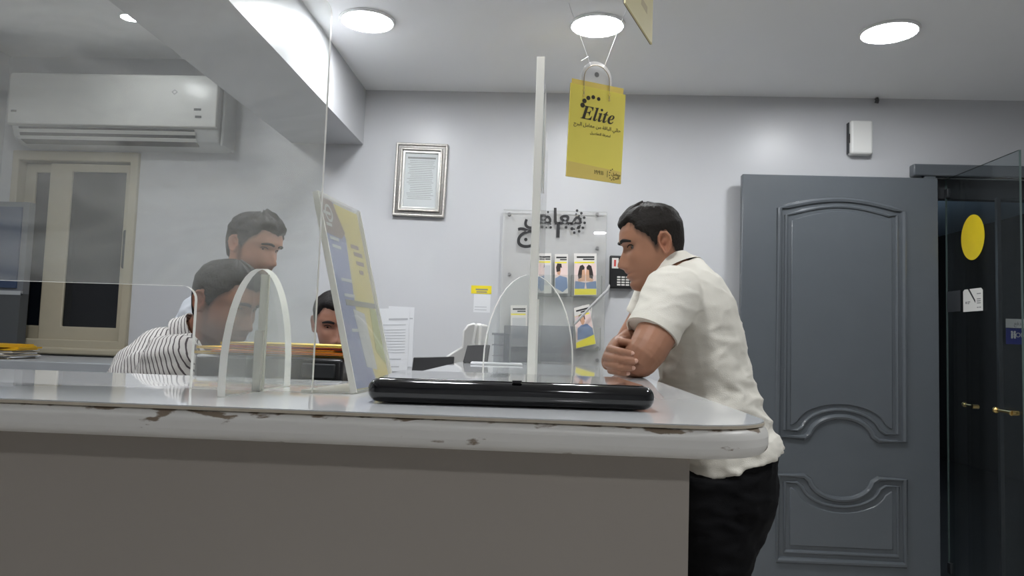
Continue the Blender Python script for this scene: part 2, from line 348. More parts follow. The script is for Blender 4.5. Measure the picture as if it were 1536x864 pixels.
MB().add([(u, y, v) for y in (SY-th, SY+th) for u, v in poly], [(i, (i+1) % n, (i+1) % n + n, i + n) for i in range(n)]).build('polished_edge', M_edge, sc)
def arch(parent, M, w, h, th, name='foot'):
    pts = [(-w/2, 0)] + [(-w/2*math.cos(R(a)), h - w*.62 + w*.62*math.sin(R(a))) for a in range(0, 181, 9)] + [(w/2, 0)]
    m = len(pts)
    MB(M).add([(u, y, v) for y in (-th/2, th/2) for u, v in pts], [tuple(range(m)), tuple(range(m, 2*m))]).build(name, A_foot, parent)
    MB(M).add([(u, y, v) for y in (-th/2, th/2) for u, v in pts], [(i, (i+1) % m, (i+1) % m + m, i + m) for i in range(m)]).build(name + '_edge', M_edge, parent)
fx = P(388, 560, Y=SY).x
arch(sc, Matrix.Translation((fx, SY, 1.0805)) @ Matrix.Rotation(R(90), 4, 'Z'), .235, .172, .010)
MB().box((fx-.006, SY-.0075, 1.0805), (fx+.006, SY-.0032, 1.165)).build('slot', M_edge, sc)
MB().box((fx-.006, SY+.0032, 1.0805), (fx+.006, SY+.0075, 1.245)).build('slot', M_edge, sc)

# ---- acrylic divider with arched foot across the side counter
dv = thing('acrylic_divider', 'upright acrylic divider seen edge-on on arched foot across side counter', 'screen', (-.03, 1.7, 1.08))
na = P(790, 573, Z=1.0805); nx = na.x; ny = na.y; dtop = P(803, 85, Y=ny).z; fy = 2.25; fxx = P(815, 300, Y=fy).x
for s_, nm, m_ in ((0, 'sheet', A_clear),):
    b = MB()
    for dx in (0, .010): b.quad((nx+dx, ny, 1.0805), (fxx+dx, fy, 1.0805), (fxx+dx, fy, dtop-.0), (nx+dx, ny, dtop))
    b.build(nm, A_clear, dv)
MB().box((nx, ny-.002, 1.0805), (nx+.0165, ny+.004, dtop)).build('polished_edge', M_edge, dv, bevel=.001)
MB().add([(nx, ny, dtop), (nx+.01, ny, dtop), (fxx+.01, fy, dtop), (fxx, fy, dtop)], [(0, 1, 2, 3)]).build('top_edge', M_edge, dv)
al, ar = P(724, 570, Z=1.0805), P(858, 566, Z=1.0805); mid = (al + ar)/2; aw = (ar - al).length
AM = Matrix.Translation((mid.x, mid.y, 1.0805)) @ Matrix.Rotation(math.atan2(ar.y-al.y, ar.x-al.x), 4, 'Z')
arch(dv, AM, aw, P(790, 412, Y=mid.y).z - 1.08, .004)
MB(AM).box((.004, -.008, 0), (.012, .004, .175)).build('slot', M_edge, dv)
ps = MB(); pz0, pz1 = P(806, 262, Y=1.62).z, P(806, 130, Y=1.62).z
ps.box((nx+.0175, 1.60, pz0), (nx+.0195, 1.83, pz1))
tag(ps.build('notice_sheet', mat('notice paper', (.68, .68, .66), .4)), 'white notice sheet stuck flat on the upright acrylic divider', 'paper')

# ---- leaning A4 sign holder
bl, br = P(530, 590, Z=1.081), P(586, 580, Z=1.081); tl = P(471, 287, Y=bl.y+.005)
u = (br - bl); wv = u.length; v = (tl - bl); hv = v.length
SM = basis(bl, u, v); so = thing('sign_holder', 'leaning clear acrylic holder with blue and yellow leaflet on the counter', 'sign holder', bl)
MB(SM).box((0, 0, -.003), (wv, hv, 0)).build('back_sheet', A_clear, so); MB(SM).box((0, 0, .003), (wv, hv, .006)).build('front_sheet', A_sign, so)
for x in (-.003, wv): MB(SM).box((x, 0, -.003), (x+.003, hv, .006)).build('side_edge', M_edge, so)
pb = mat('leaflet blue', lin(166, 172, 206), .5); py_ = mat('leaflet yellow', lin(240, 222, 140), .5); pt = mat('leaflet brown', lin(168, 150, 140), .5); pw = mat('leaflet white', (.75, .74, .72), .5)  # print colours paled to carry the whitish reflection over the leaflet
pl = MB(SM).box((.004, .004, .0005), (wv-.004, hv-.006, .0012)).build('leaflet', py_, so)
MB(SM).prism([(.005, .005), (wv*.62, .005), (wv*.40, hv*.33), (wv*.47, hv*.62), (wv*.52, hv*.80), (wv*.35, hv*.985), (.005, hv*.985)], .0016, 'z', .0012).build('blue_print', pb, pl)
MB(SM).prism([(.005, hv*.80), (wv*.40, hv*.79), (wv*.52, hv*.83), (wv*.33, hv*.985), (.005, hv*.985)], .0019, 'z', .0016).build('brown_print', pt, pl)
MB(SM).prism([(wv*.42, hv*.12), (wv*.68, hv*.10), (wv*.62, hv*.40), (wv*.35, hv*.42)], .0019, 'z', .0016).build('white_print', pw, pl)
MB(SM).prism([(wv*.75, hv*.2), (wv*.97, hv*.12), (wv*.97, hv*.42), (wv*.8, hv*.45)], .0019, 'z', .0016).build('green_print', mat('leaflet green', lin(196, 200, 130), .5), pl)
b = MB(SM)
for (x, y, w, s_) in ((.08, .90, .16, 1), (.10, .84, .12, 0), (.12, .77, .2, 0), (.14, .73, .2, 0), (.2, .56, .25, 0), (.2, .48, .25, 0), (.22, .30, .3, 0)):
    b.box((wv*x, hv*y, .0019), (wv*(x+w), hv*(y+.016), .0022))
b.ring(circ(wv*.2, hv*.91, .014), circ(wv*.2, hv*.91, .010), .0022, 'z', .0019); b.build('lettering', pw, pl)['kind'] = 'stuff'
b = MB(SM)
for (x, y, w) in ((.62, .76, .2), (.66, .72, .22), (.68, .67, .2), (.72, .62, .1)): b.box((wv*x, hv*y, .0014), (wv*(x+w), hv*(y+.022), .0018))
b.build('lettering', pt, pl)['kind'] = 'stuff'
MB(SM).box((wv*.2, hv*.435, .0019), (wv*.98, hv*.465, .0023)).build('lettering_band', mat('leaflet olive', lin(170, 168, 150), .5), pl)
MB().prism([(bl.x, bl.y), (br.x, br.y), (br.x-.075, br.y), (bl.x-.075, bl.y)], 1.0835, 'z', 1.0803).build('base', M_edge, so)

# ================================================================== air conditioner
AY = WY - .225; l, r_ = P(12, 150, Y=AY).x, P(325, 150, Y=AY).x; zt, zb = P(200, 110, Y=AY).z, P(300, 206, Y=AY).z
ac = thing('air_conditioner', 'white split air conditioner high on the wall left of beam', 'air conditioner', ((l+r_)/2, WY, zb))
M_ac = mat('air conditioner plastic', (.52, .52, .50), .3); M_ac2 = mat('air conditioner casing', (.42, .43, .43), .4)
MB().prism([(WY-.003, zb-.035), (WY-.003, zt), (AY+.03, zt), (AY+.03, zb+.06), (AY+.06, zb-.01), (AY+.12, zb-.03)], r_, 'x', l).build('body', M_ac2, ac, bevel=.012, seg=3)
MB().prism([(AY+.032, zb+.055), (AY+.032, zt-.002), (AY+.012, zt-.002), (AY, zt-.03), (AY+.004, zb+.058)], r_+.002, 'x', l-.002).build('front_panel', M_ac, ac, bevel=.006, seg=3)
MB().prism([(AY+.029, zb+.050), (AY+.055, zb-.016), (AY+.10, zb-.030), (AY+.10, zb), (AY+.06, zb+.048)], r_-.13, 'x', l+.05).build('air_outlet', M_black, ac)
for k in range(2):
    y = AY+.022+k*.016; z = zb+.034-k*.034
    MB().prism([(y, z), (y+.004, z+.003), (y+.016, z-.012), (y+.012, z-.015)], r_-.12, 'x', l+.045).build('louver', M_ac, ac)
e = P(262, 138, Y=AY); MB(FACE((e.x, AY+.001, e.z))).ring([(-.018, 0), (0, -.016), (.018, 0), (0, .016)], [(-.010, 0), (0, -.009), (.010, 0), (0, .009)], .001, 'z', 0).build('emblem', mat('emblem silver', (.8, .8, .8), .2, metal=.6), ac)
for (px, py, w) in ((296, 164, .04), (297, 175, .035), (20, 166, .03)):
    e = P(px, py, Y=AY); MB().box((e.x-w/2, AY+.0005, e.z-.006), (e.x+w/2, AY+.004, e.z+.006)).build('marking', M_dark, ac)
rr = P(355, 190, Y=WY)
MB().box((r_+.003, AY+.06, zb-.03), (r_+.02, WY-.003, zt-.02)).build('side_cover', M_ac2, ac, bevel=.01)

# ================================================================== grey door leaf against the wall
DY = 3.985; dx0, dx1, dz1 = P(1114, 262, Y=DY).x, P(1407, 268, Y=DY).x, P(1260, 264, Y=DY).z
dr = thing('door_1', '', ''); del dr['label']; del dr['category']; dr['kind'] = 'structure'
MB().box((dx0, DY, .008), (dx1, DY+.045, dz1)).build('door_leaf', M_grey, dr, bevel=.004)
D = lambda px, py: (P(px, py, Y=DY).x, P(px, py, Y=DY).z)
def arcpts(a, c, sag, n=14):
    return [(a[0] + (c[0]-a[0])*i/n, a[1] + (c[1]-a[1])*i/n + sag*math.sin(math.pi*i/n)) for i in range(n + 1)]
xl, xr = D(1168, 480)[0], D(1356, 480)[0]; cx_ = (xl+xr)/2
def upper(o):
    zc = D(1250, 650)[1]; r0 = .165 + o
    return [(xl+o, D(1172, 655)[1]+o), ] + [(cx_-.19-o, D(1172, 655)[1]+o)] + [(cx_ - r0*1.0*math.cos(R(a))*1.0, D(1172, 655)[1] + o + .115*math.sin(R(a))) for a in range(10, 171, 10)] + \
        [(cx_+.19+o, D(1172, 655)[1]+o), (xr-o, D(1172, 655)[1]+o), (xr-o, D(1362, 318)[1]-o*.6)] + arcpts((xr-o, D(1362, 318)[1]-o), (xl+o, D(1160, 312)[1]-o), .055)[1:]
def lower(o):
    z = D(1172, 712)[1]; r0 = .165 + o
    return [(xl+o, .12+o), (xr-o, .12+o), (xr-o, z-o), (cx_+.19+o, z-o)] + [(cx_ + r0*math.cos(R(a)), z - o - .115*math.sin(R(a))) for a in range(10, 171, 10)] + [(cx_-.19-o, z-o), (xl+o, z-o)]
for fn in (upper, lower):
    for o_, rr_ in ((0, .0155), (.036, .010)):
        MB().tube([(x, DY, z) for x, z in fn(o_)], rr_, 8, True).build('molding', M_grey, dr, smooth=True)
    MB().prism(fn(.062), DY-.008, 'y', DY+.002).build('raised_field', M_grey, dr, bevel=.005)
# the mid rail's round boss between the panels
M_card = mat('card white', (.66, .65, .62), .4); M_ink = mat('print ink', (.02, .02, .022), .5); M_inkg = mat('grey ink', (.22, .22, .22), .5)
def card(name, label, M, w, h, cat='sticker'):
    t = thing(name, label, cat, M.translation)
    MB(M).prism([(-w/2, -h/2), (w/2, -h/2), (w/2, h*.40), (w*.42, h/2), (-w*.42, h/2), (-w/2, h*.42)], .0008, 'z', 0).build('card', M_card, t)
    MB(M).prism([(-w*.25, h*.5), (-w*.16, h*.5), (w*.13, -h*.02), (w*.13, -h*.14)], .0012, 'z', .0008).build('black_stripe', M_ink, t)
    b = MB(M).prism(circ(-w*.34, -h*.1, h*.06, 14), .0012, 'z', .0008)
    for x0, y0, x1 in ((-.27, -.07, -.13), (-.27, -.14, -.18), (.21, .26, .41), (.21, .03, .4), (.21, -.06, .4), (.21, -.15, .4), (.21, -.34, .29), (.32, -.34, .41)):
        b.box((w*x0, h*y0-h*.022, .0008), (w*x1, h*y0+h*.022, .0012))
    b.build('print', M_inkg, t)['kind'] = 'stuff'; return t
e = P(1260, 422, Y=DY-.0075)
card('sticker', 'white card sticker with black diagonal stripe on the grey door', FACE((e.x, DY-.0065, e.z)), P(1287, 422, Y=DY).x - P(1232, 422, Y=DY).x, P(1260, 405, Y=DY).z - P(1260, 438.5, Y=DY).z)

# ---- open glass door at right angles to the wall
GX = 2.165; gt = P(1536, 220, X=GX); gy0, gy1 = P(1531, 400, X=GX).y, 4.13
gd = thing('door_2', '', ''); del gd['label']; del gd['category']; gd['kind'] = 'structure'
gz = P(1500, 236, X=GX).z
MB().add([(GX+dx, y, z) for dx in (0, .010) for y, z in ((gy0, .01), (gy1, .01), (gy1, gz), (gy0, gz))], [(0, 1, 2, 3), (4, 5, 6, 7)]).build('glass_leaf', A_door, gd)
MB().add([(GX+dx, y, z) for dx in (0, .010) for y, z in ((gy0, .01), (gy1, .01), (gy1, gz), (gy0, gz))], [(i, (i+1) % 4, (i+1) % 4+4, i+4) for i in range(4)]).build('glass_edge', mat('green glass edge', (.10, .14, .13), .2), gd)
for z in (.06, 2.02): MB().box((GX-.004, gy1-.03, z), (GX+.014, gy1+.005, z+.05)).build('hinge', M_dark, gd, bevel=.004)
M_brass = mat('brass', (.62, .45, .18), .22, metal=1)
hz = P(1497, 616, X=GX); hb = MB()
for sgn in (-1,):
    h0 = P(1494, 615, X=GX-.03); h1 = P(1540, 618, X=GX-.03)
    hb.ball(h0, .016); hb.tube([h0, (GX-.03, (h0.y*.6+h1.y*.4), h0.z-.001), (GX-.03, max(h1.y, gy0+.03), h0.z-.004)], [.007, .008, .012], 10)
    hb.cyl((GX-.03, max(h1.y, gy0+.035), h0.z-.003), (GX, max(h1.y, gy0+.035), h0.z-.003), .012)
hb.build('door_handle', M_brass, gd, smooth=True)
hb = MB(); h0 = P(1447, 607, X=GX+.04); h1y = h0.y - .12
hb.ball(h0, .014); hb.tube([h0, (GX+.04, h1y, h0.z-.002)], [.006, .009], 10); hb.cyl((GX+.04, h1y, h0.z), (GX+.01, h1y, h0.z), .012); hb.build('door_handle', M_brass, gd, smooth=True)
SD = lambda p: basis(p, (0, -1, 0), (0, 0, 1))      # a print on the -X face of the glass door
e = P(1459, 356, X=GX-.001); e1, e2 = P(1442, 356, X=GX), P(1477, 356, X=GX); f1, f2 = P(1459, 322, X=GX), P(1459, 390, X=GX)
SM2 = basis((GX-.0002, (e1.y+e2.y)/2, (f1.z+f2.z)/2), (0, -1, 0), (0, 0, 1)); SM2 = SM2 if SM2.col[2].x < 0 else SM2
MB(SM2).prism(circ(0, 0, abs(e1.y-e2.y)/2, 40, (f1.z-f2.z)/2), -.001 if SM2.col[2].x > 0 else .001, 'z', 0).build('yd', mat('yellow sticker', lin(205, 180, 20), .5, var=.12, scale=14))
bpy.data.objects['yd'].name = 'round_sticker'; tag(bpy.data.objects['round_sticker'], 'round yellow sticker on the open glass door', 'sticker')
e1, e2 = P(1445, 450, X=GX), P(1474.5, 450, X=GX); f1, f2 = P(1460, 433, X=GX), P(1460, 467, X=GX)
CM = basis((GX-.0002, (e1.y+e2.y)/2, (f1.z+f2.z)/2), (0, -1, 0), (0, 0, 1))
if CM.col[2].x > 0: CM = CM @ Matrix.Scale(-1, 4, (0, 0, 1))
card('sticker', 'white card sticker with black stripe on the open glass door', CM, abs(e1.y-e2.y), f1.z-f2.z)
e1, e2 = P(1421, 452, X=GX), P(1441, 452, X=GX); f1, f2 = P(1427, 437, X=GX), P(1427, 468, X=GX)
tag(MB().box((GX-.0015, e2.y, f2.z), (GX-.0002, e1.y, f1.z)).build('square_patch', M_ink), 'black square patch beside a white card on the glass door', 'sticker')  # flat black square set next to the card
# ---- closed glass leaf in the doorway, seen through the open one
gl = thing('door_3', '', ''); del gl['label']; del gl['category']; gl['kind'] = 'structure'
kx = P(1500, 480, Y=4.10).x
MB().add([(x, y, z) for y in (4.085, 4.095) for x, z in ((kx, .01), (DX1, .01), (DX1, 2.02), (kx, 2.02))], [(0, 1, 2, 3), (4, 5, 6, 7)]).build('glass_leaf', A_door, gl)
MB().box((kx-.02, 4.078, .01), (kx, 4.10, 2.02)).build('door_stile', M_dark, gl)
e = P(1509, 478, Y=4.08); f = P(1509, 492, Y=4.08); g2 = P(1509, 516, Y=4.08)
s = thing('door_plate', 'white and blue plate with white lettering on the closed glass door', 'sign', (e.x, 4.083, g2.z))
MB().box((e.x, 4.080, f.z+.002), (e.x+.22, 4.084, e.z)).build('white_plate', M_card, s); MB().box((e.x, 4.080, g2.z), (e.x+.22, 4.084, f.z)).build('blue_plate', mat('sign blue', lin(28, 38, 120), .4), s)
zz = (f.z+g2.z)/2+.006
b = MB().text('BONUS', FACE((e.x+.085, 4.0795, zz)), .034, .0004)
for dx in (.025, .040): b.box((e.x+dx, 4.079, zz-.018), (e.x+dx+.009, 4.0802, zz+.010)); b.cyl((e.x+dx+.0045, 4.079, zz+.017), (e.x+dx+.0045, 4.0802, zz+.017), .0055)
b.build('lettering', M_card, s)['kind'] = 'stuff'
MB().text(arabic('من فضلك ادفع'), FACE((e.x+.12, 4.0795, (e.z+f.z)/2)), .026, .0004).build('lettering', M_inkg, s)

# ================================================================== things on the back wall
# ---- framed certificate
fr = thing('certificate_frame', 'certificate in an ornate silver frame hanging on white wall', 'picture frame', P(630, 326, Y=WY))
Q = [P(594, 213, Y=WY-.03), P(672, 216, Y=WY-.03), P(666, 326, Y=WY-.03), P(588, 323, Y=WY-.03)]
FM = basis(((Q[0]+Q[2])/2), Q[1]-Q[0], Q[0]-Q[3]); fw, fh = (Q[1]-Q[0]).length, (Q[0]-Q[3]).length
FM = Matrix.Translation((0, .003, 0)) @ FM
M_silver = mat('worn silver', (.50, .48, .45), .35, metal=.7, var=.35, scale=120, bump=.5, bscale=220)
M_silverd = mat('dark silver', (.20, .19, .18), .4, metal=.6, var=.4, scale=90)
def fring(d0, d1, z0, z1, nm, m, bev=.003):
    R4 = lambda d: [(-fw/2+d, -fh/2+d), (fw/2-d, -fh/2+d), (fw/2-d, fh/2-d), (-fw/2+d, fh/2-d)]
    return MB(FM).ring(R4(d0), R4(d1), z1, 'z', z0).build(nm, m, fr, bevel=bev)
fring(0, .014, -.028, .0, 'outer_molding', M_silver, .005); fring(.013, .030, -.028, -.008, 'cove', M_silverd); fring(.029, .041, -.028, .002, 'beaded_molding', M_silver, .004); fring(.040, .055, -.028, -.012, 'inner_lip', mat('pale silver', (.6, .6, .58), .3, metal=.4))
MB(FM).box((-fw/2+.03, -fh/2+.03, -.026), (fw/2-.03, fh/2-.03, -.022)).build('certificate', mat('certificate paper', (.62, .64, .66), .5, var=.06, scale=12), fr)
b = MB(FM); random.seed(3)
iw, ih = fw/2-.068, fh/2-.07
for k in range(22):
    z = ih - .028 - k*(2*ih-.05)/22; x1 = iw*(1 - .25*random.random()); x0 = -iw*(1-.3*random.random())
    b.box((x0, z, -.0222), (x1, z+.0022, -.0218))
b.box((-iw, ih-.016, -.0222), (iw, ih-.006, -.0218)); b.build('lettering', M_inkg, fr)['kind'] = 'stuff'
MB(FM).add([(-fw/2+.045, -fh/2+.045, -.018), (fw/2-.045, -fh/2+.045, -.018), (fw/2-.045, fh/2-.045, -.018), (-fw/2+.045, fh/2-.045, -.018)], [(0, 1, 2, 3)]).build('pane', A_clear, fr)
# ---- motion sensor and hook
e = P(1290, 207, Y=WY-.02); a, c = P(1274, 182, Y=WY-.03), P(1307, 233, Y=WY-.03)
ms = thing('motion_sensor', 'white wall motion sensor above the grey door', 'sensor', (e.x, WY, e.z))
MB().prism(rrect(a.x, c.z, c.x, a.z, .012), WY-.055, 'y', WY-.001).build('housing', M_white, ms, bevel=.012, seg=3)
MB().box((a.x-.004, WY-.03, c.z+.01), (a.x+.004, WY-.002, a.z-.006)).build('side_seam', M_dark, ms); MB().box((a.x-.006, WY-.04, c.z+.065), (a.x+.006, WY-.02, c.z+.115)).build('slot', M_black, ms)
e = P(1316, 150, Y=WY-.02); b = MB().tube([(e.x, WY+.002, e.z+.01), (e.x, WY-.02, e.z+.008), (e.x-.004, WY-.03, e.z-.004), (e.x-.006, WY-.022, e.z-.018)], [.006, .007, .010, .011], 8)
tag(b.build('wall_hook', mat('dark hook', (.06, .06, .065), .5), smooth=True), 'small dark wall hook just under the ceiling', 'hook')
# ---- wall keypad telephone and its cable
a, c = P(915, 383, Y=WY-.04), P(952, 433, Y=WY-.04)
kp = thing('keypad_terminal', 'black wall keypad terminal behind the man in the polo shirt', 'terminal', ((a.x+c.x)/2, WY, c.z))
MB().box((a.x, WY-.045, c.z), (c.x, WY-.001, a.z)).build('housing', M_black, kp, bevel=.006)
w_, h_ = c.x-a.x, a.z-c.z
MB().box((a.x+w_*.08, WY-.047, c.z+h_*.60), (a.x+w_*.34, WY-.0445, c.z+h_*.92)).build('label_plate', M_card, kp)
MB().box((a.x+w_*.16, WY-.048, c.z+h_*.66), (a.x+w_*.24, WY-.0468, c.z+h_*.86)).build('red_print', mat('red ink', (.5, .06, .05), .5), kp)
for i in range(4):
    for j in range(4): MB().box((a.x+w_*(.30+j*.17), WY-.049, c.z+h_*(.08+i*.078)), (a.x+w_*(.43+j*.17), WY-.0445, c.z+h_*(.125+i*.078))).build('key', M_card, kp)
c0, c1, c2 = P(916, 425, Y=WY-.03), P(905, 441, Y=WY-.092), P(886, 460, Y=WY-.098)
tag(MB().tube([c0, c0*.5+c1*.5+Vector((0, .006, -.01)), c1, c2, P(862, 486, Y=WY-.098)], .007, 8).build('cable', mat('grey cable', (.42, .42, .42), .5), smooth=True), 'grey cable hanging from the keypad terminal', 'cable')
# ---- papers and sticker on the wall
M_paper = mat('sheet paper', (.66, .67, .69), .6); M_line = mat('faint print', (.42, .43, .45), .6)
def sheet(label, q, yoff, lines, y=WY):
    pts = [P(*p_, Y=y-yoff) for p_ in q]; t = thing('paper_sheet', label, 'paper', pts[3])
    MB().add([p_ + Vector((0, d, 0)) for d in (0, .001) for p_ in pts], [(0, 1, 2, 3), (7, 6, 5, 4)] + [(i, (i+1) % 4, (i+1) % 4+4, i+4) for i in range(4)]).build('sheet', M_paper, t)
    b = MB(); at = lambda u, v: pts[0]*(1-u)*(1-v) + pts[1]*u*(1-v) + pts[2]*u*v + pts[3]*(1-u)*v + Vector((0, -.0012, 0))
    for (u0, v0, u1, v1) in lines: b.quad(at(u0, v0), at(u1, v0), at(u1, v1), at(u0, v1))
    b.build('lettering', M_line, t)['kind'] = 'stuff'; return t
sheet('white printed sheet taped to the wall behind the seated man', [(563, 463), (615, 462), (611, 557), (560, 557)], .006, [(.4, .16, .95, .19), (.1, .26, .9, .27)] + [(.12, .34+.045*k, .9, .348+.045*k) for k in range(9)] + [(.1, .80, .8, .815), (.1, .92, .75, .935)])
sheet('plain white sheet half hidden behind a printed sheet on the wall', [(583, 459), (622, 461), (618, 550), (584, 550)], .002, [(.5, .18, .95, .2)])
st = thing('wall_sticker', 'small notice with yellow header on the wall above the white chair', 'sticker', P(722, 470, Y=WY))
a, c = P(707, 428, Y=WY-.001), P(737, 441, Y=WY-.001); MB().box((a.x, WY-.0015, c.z), (c.x, WY-.0002, a.z)).build('yellow_header', mat('header yellow', lin(225, 205, 40), .5), st)
a2, c2 = P(711, 441, Y=WY-.001), P(735, 469, Y=WY-.001); MB().box((a2.x, WY-.001, c2.z), (c2.x, WY-.0002, a2.z)).build('sheet', M_paper, st)
b = MB().box((a.x+.03, WY-.002, c.z+.006), (c.x-.025, WY-.0014, c.z+.013)); b.box((a.x+.025, WY-.002, a.z-.026), (c.x-.02, WY-.0014, a.z-.018)); b.build('lettering', M_inkg, st)['kind'] = 'stuff'
b = MB()
for z in (.028, .012): b.box((a2.x+.006, WY-.0015, c2.z+z), (c2.x-.02, WY-.0009, c2.z+z+.004))
b.build('lettering', M_line, st)['kind'] = 'stuff'
# ---- brochure board
B = lambda px, py, d=.03: P(px, py, Y=WY-d)
a, c = B(755, 314), B(905, 552)
bd = thing('brochure_board', 'clear acrylic brochure board with black lettering on white wall', 'board', ((a.x+c.x)/2, WY, c.z))
A_board = acrylic('board acrylic', tint=(.995, .995, .99), dust_haze=.16, dust_haze_col=(.92, .91, .88))
MB().box((a.x, WY-.026, c.z), (c.x, WY-.022, a.z)).build('board', A_board, bd)
MB().ring([(a.x-.001, c.z-.001), (c.x+.001, c.z-.001), (c.x+.001, a.z+.001), (a.x-.001, a.z+.001)], [(a.x+.002, c.z+.002), (c.x-.002, c.z+.002), (c.x-.002, a.z-.002), (a.x+.002, a.z-.002)], WY-.021, 'y', WY-.0268).build('board_edge', mat('grey edge', (.45, .46, .46), .4), bd)
for (px, py) in ((764, 321), (896, 321), (896, 372), (764, 411), (896, 522), (896, 540), (764, 540)):
    e = B(px, py); MB().cyl((e.x, WY-.034, e.z), (e.x, WY-.001, e.z), .0085, n=12).build('standoff', M_inkg, bd)
e = B(845, 330); s_ = .105
T = lambda st, px, py, size, d=.0275: MB().text(arabic(st), FACE((B(px, py).x, WY-d, B(px, py).z)), size, .0015, bold=.02)
T('معامل', 830, 326, .125).build('lettering', M_ink, bd)
e = B(838, 346); MB().box((e.x-.012, WY-.030, e.z-.038), (e.x+.006, WY-.0265, e.z+.040)).build('letter', M_ink, bd)
e = B(787, 346); T('ج', 788, 346, .135).build('letter', M_ink, bd)
def logo_dot(x, z, r): MB().cyl((x, WY-.0285, z), (x, WY-.0262, z), r, n=12).build('logo_dot', M_ink, bd)
for k in range(7):
    an = R(75 - k*27)
    for rr_, dr_ in ((.070, .0075), (.048, .0045)):
        x, z = B(861, 332).x + rr_*math.cos(an)*.85, B(861, 332).z + rr_*math.sin(an)*.9
        logo_dot(x, z, dr_)
for (px, py, r0) in ((849, 341, .008), (858, 343, .009), (853, 336, .005), (868, 341, .009), (822, 318, .006), (824, 325, .004), (813, 341, .006), (819, 341, .005), (826, 341, .007), (826, 336, .004), (805, 341, .006), (806, 336, .004), (833, 336, .004)):
    e = B(px, py); logo_dot(e.x, e.z, r0)
def pocket(px0, py0, px1, py1, m=A_pocket):
    a, c = B(px0, py0, .07), B(px1, py1, .07)
    MB().box((a.x, WY-.072, c.z), (c.x, WY-.070, a.z)).build('pocket_front', m, bd); MB().box((a.x, WY-.072, c.z-.003), (c.x, WY-.027, c.z)).build('pocket_base', m, bd)
    for x in (a.x-.002, c.x): MB().box((x, WY-.072, c.z), (x+.002, WY-.027, a.z)).build('pocket_side', m, bd)
pocket(806, 412, 830, 444, A_clear); pocket(830, 412, 856, 444, A_clear); pocket(858, 412, 902, 446, A_clear); pocket(757, 488, 795, 543); pocket(812, 488, 858, 543); pocket(860, 490, 900, 525, A_clear)
C_hair = mat('print hair', (.03, .02, .018), .5); C_skin = mat('print skin', lin(205, 160, 130), .5); C_jean = mat('print denim', lin(120, 140, 175), .5); C_yel = mat('print yellow', lin(240, 225, 60), .5); C_pink = mat('print pink', lin(228, 205, 200), .5); C_bg = mat('print pale', lin(215, 212, 208), .5)
def brochure(label, q, kind):
    pts = [B(*p_, .045 if kind != 'b' else .052) for p_ in q]; t = thing('brochure', label, 'brochure', pts[3], None)
    at = lambda u, v, d: pts[0]*(1-u)*(1-v) + pts[1]*u*(1-v) + pts[2]*u*v + pts[3]*(1-u)*v + Vector((0, -d, 0))
    MB().add([p_ + Vector((0, d, 0)) for d in (0, .004) for p_ in pts], [(0, 1, 2, 3), (7, 6, 5, 4)] + [(i, (i+1) % 4, (i+1) % 4+4, i+4) for i in range(4)]).build('cover', C_bg, t)
    def pr(nm, uv, m, d=.0006): MB().add([at(u, v, d) for u, v in uv], [tuple(range(len(uv)))]).build(nm, m, t)
    rect = lambda u0, v0, u1, v1: [(u0, v0), (u1, v0), (u1, v1), (u0, v1)]
    pr('heading', rect(.12, .07, .9, .11), M_ink); pr('heading', rect(.4, .13, .9, .16), M_ink); pr('yellow_band', rect(.02, .2, .9, .235), C_yel)
    if kind == 'two':
        pr('photo_pink', rect(.02, .25, .98, .84), C_pink)
        for s_ in (0, 1):
            x = (lambda u: u) if not s_ else (lambda u: 1.02-u)
            pr('photo_hair', [(x(u), v) for u, v in [(.2, .42), (.26, .3), (.38, .27), (.47, .33), (.45, .42), (.36, .45), (.34, .58), (.2, .62), (.17, .52)]], C_hair, .0009)
            pr('photo_skin', [(x(u), v) for u, v in [(.36, .40), (.47, .38), (.5, .5), (.49, .66), (.2, .68), (.16, .62), (.34, .58)]], C_skin, .0010)
            pr('photo_denim', [(x(u), v) for u, v in [(.05, .66), (.5, .70), (.46, .84), (.03, .84)]], C_jean, .0011)
        pr('yellow_foot', rect(.02, .85, .98, .985), C_yel)
    elif kind == 'one':
        pr('photo_pink', rect(.04, .25, .97, .62), C_pink); pr('photo_hair', [(.1, .34), (.2, .24), (.5, .25), (.55, .36), (.45, .34), (.4, .44), (.15, .46)], C_hair, .0009)
        pr('photo_skin', [(.16, .34), (.42, .33), (.46, .44), (.38, .54), (.2, .52)], C_skin, .0008); pr('photo_denim', [(.04, .62), (.4, .55), (.92, .6), (.97, .86), (.6, .97), (.04, .86)], C_jean, .0010)
    elif kind == 'b':
        pr('photo_pink', rect(.04, .2, .97, .8), C_pink); pr('photo_hair', [(.3, .3), (.4, .2), (.6, .22), (.62, .34), (.34, .38)], C_hair, .0009); pr('photo_skin', [(.34, .28), (.56, .27), (.58, .4), (.46, .48), (.36, .42)], C_skin, .0010)
        pr('photo_denim', [(.1, .8), (.14, .52), (.36, .46), (.7, .46), (.95, .6), (.97, .8)], C_jean, .0011); pr('yellow_foot', [(.02, .86), (.98, .76), (.98, .99), (.02, .99)], C_yel, .0012)
    else:
        pr('photo_pink', rect(.1, .3, .9, .8), mat('print grey', lin(190, 190, 192), .5))
    return t
brochure('brochure showing two dark haired women above a yellow foot', [(861, 380), (895, 380), (895, 443), (861, 443)], 'two')
brochure('narrow brochure of one woman in denim with a yellow line', [(832, 381), (852, 381), (852, 440), (832, 440)], 'one')
brochure('pale grey narrow brochure behind the divider', [(812, 380), (827, 380), (827, 440), (812, 440)], 'plain')
brochure('tilted brochure of a person in denim with yellow foot', [(861, 462), (884, 456), (894, 516), (864, 523)], 'b')
brochure('white brochure with yellow line in the lower grey pocket by the divider', [(766, 458), (791, 458), (791, 520), (766, 520)], 'plain')
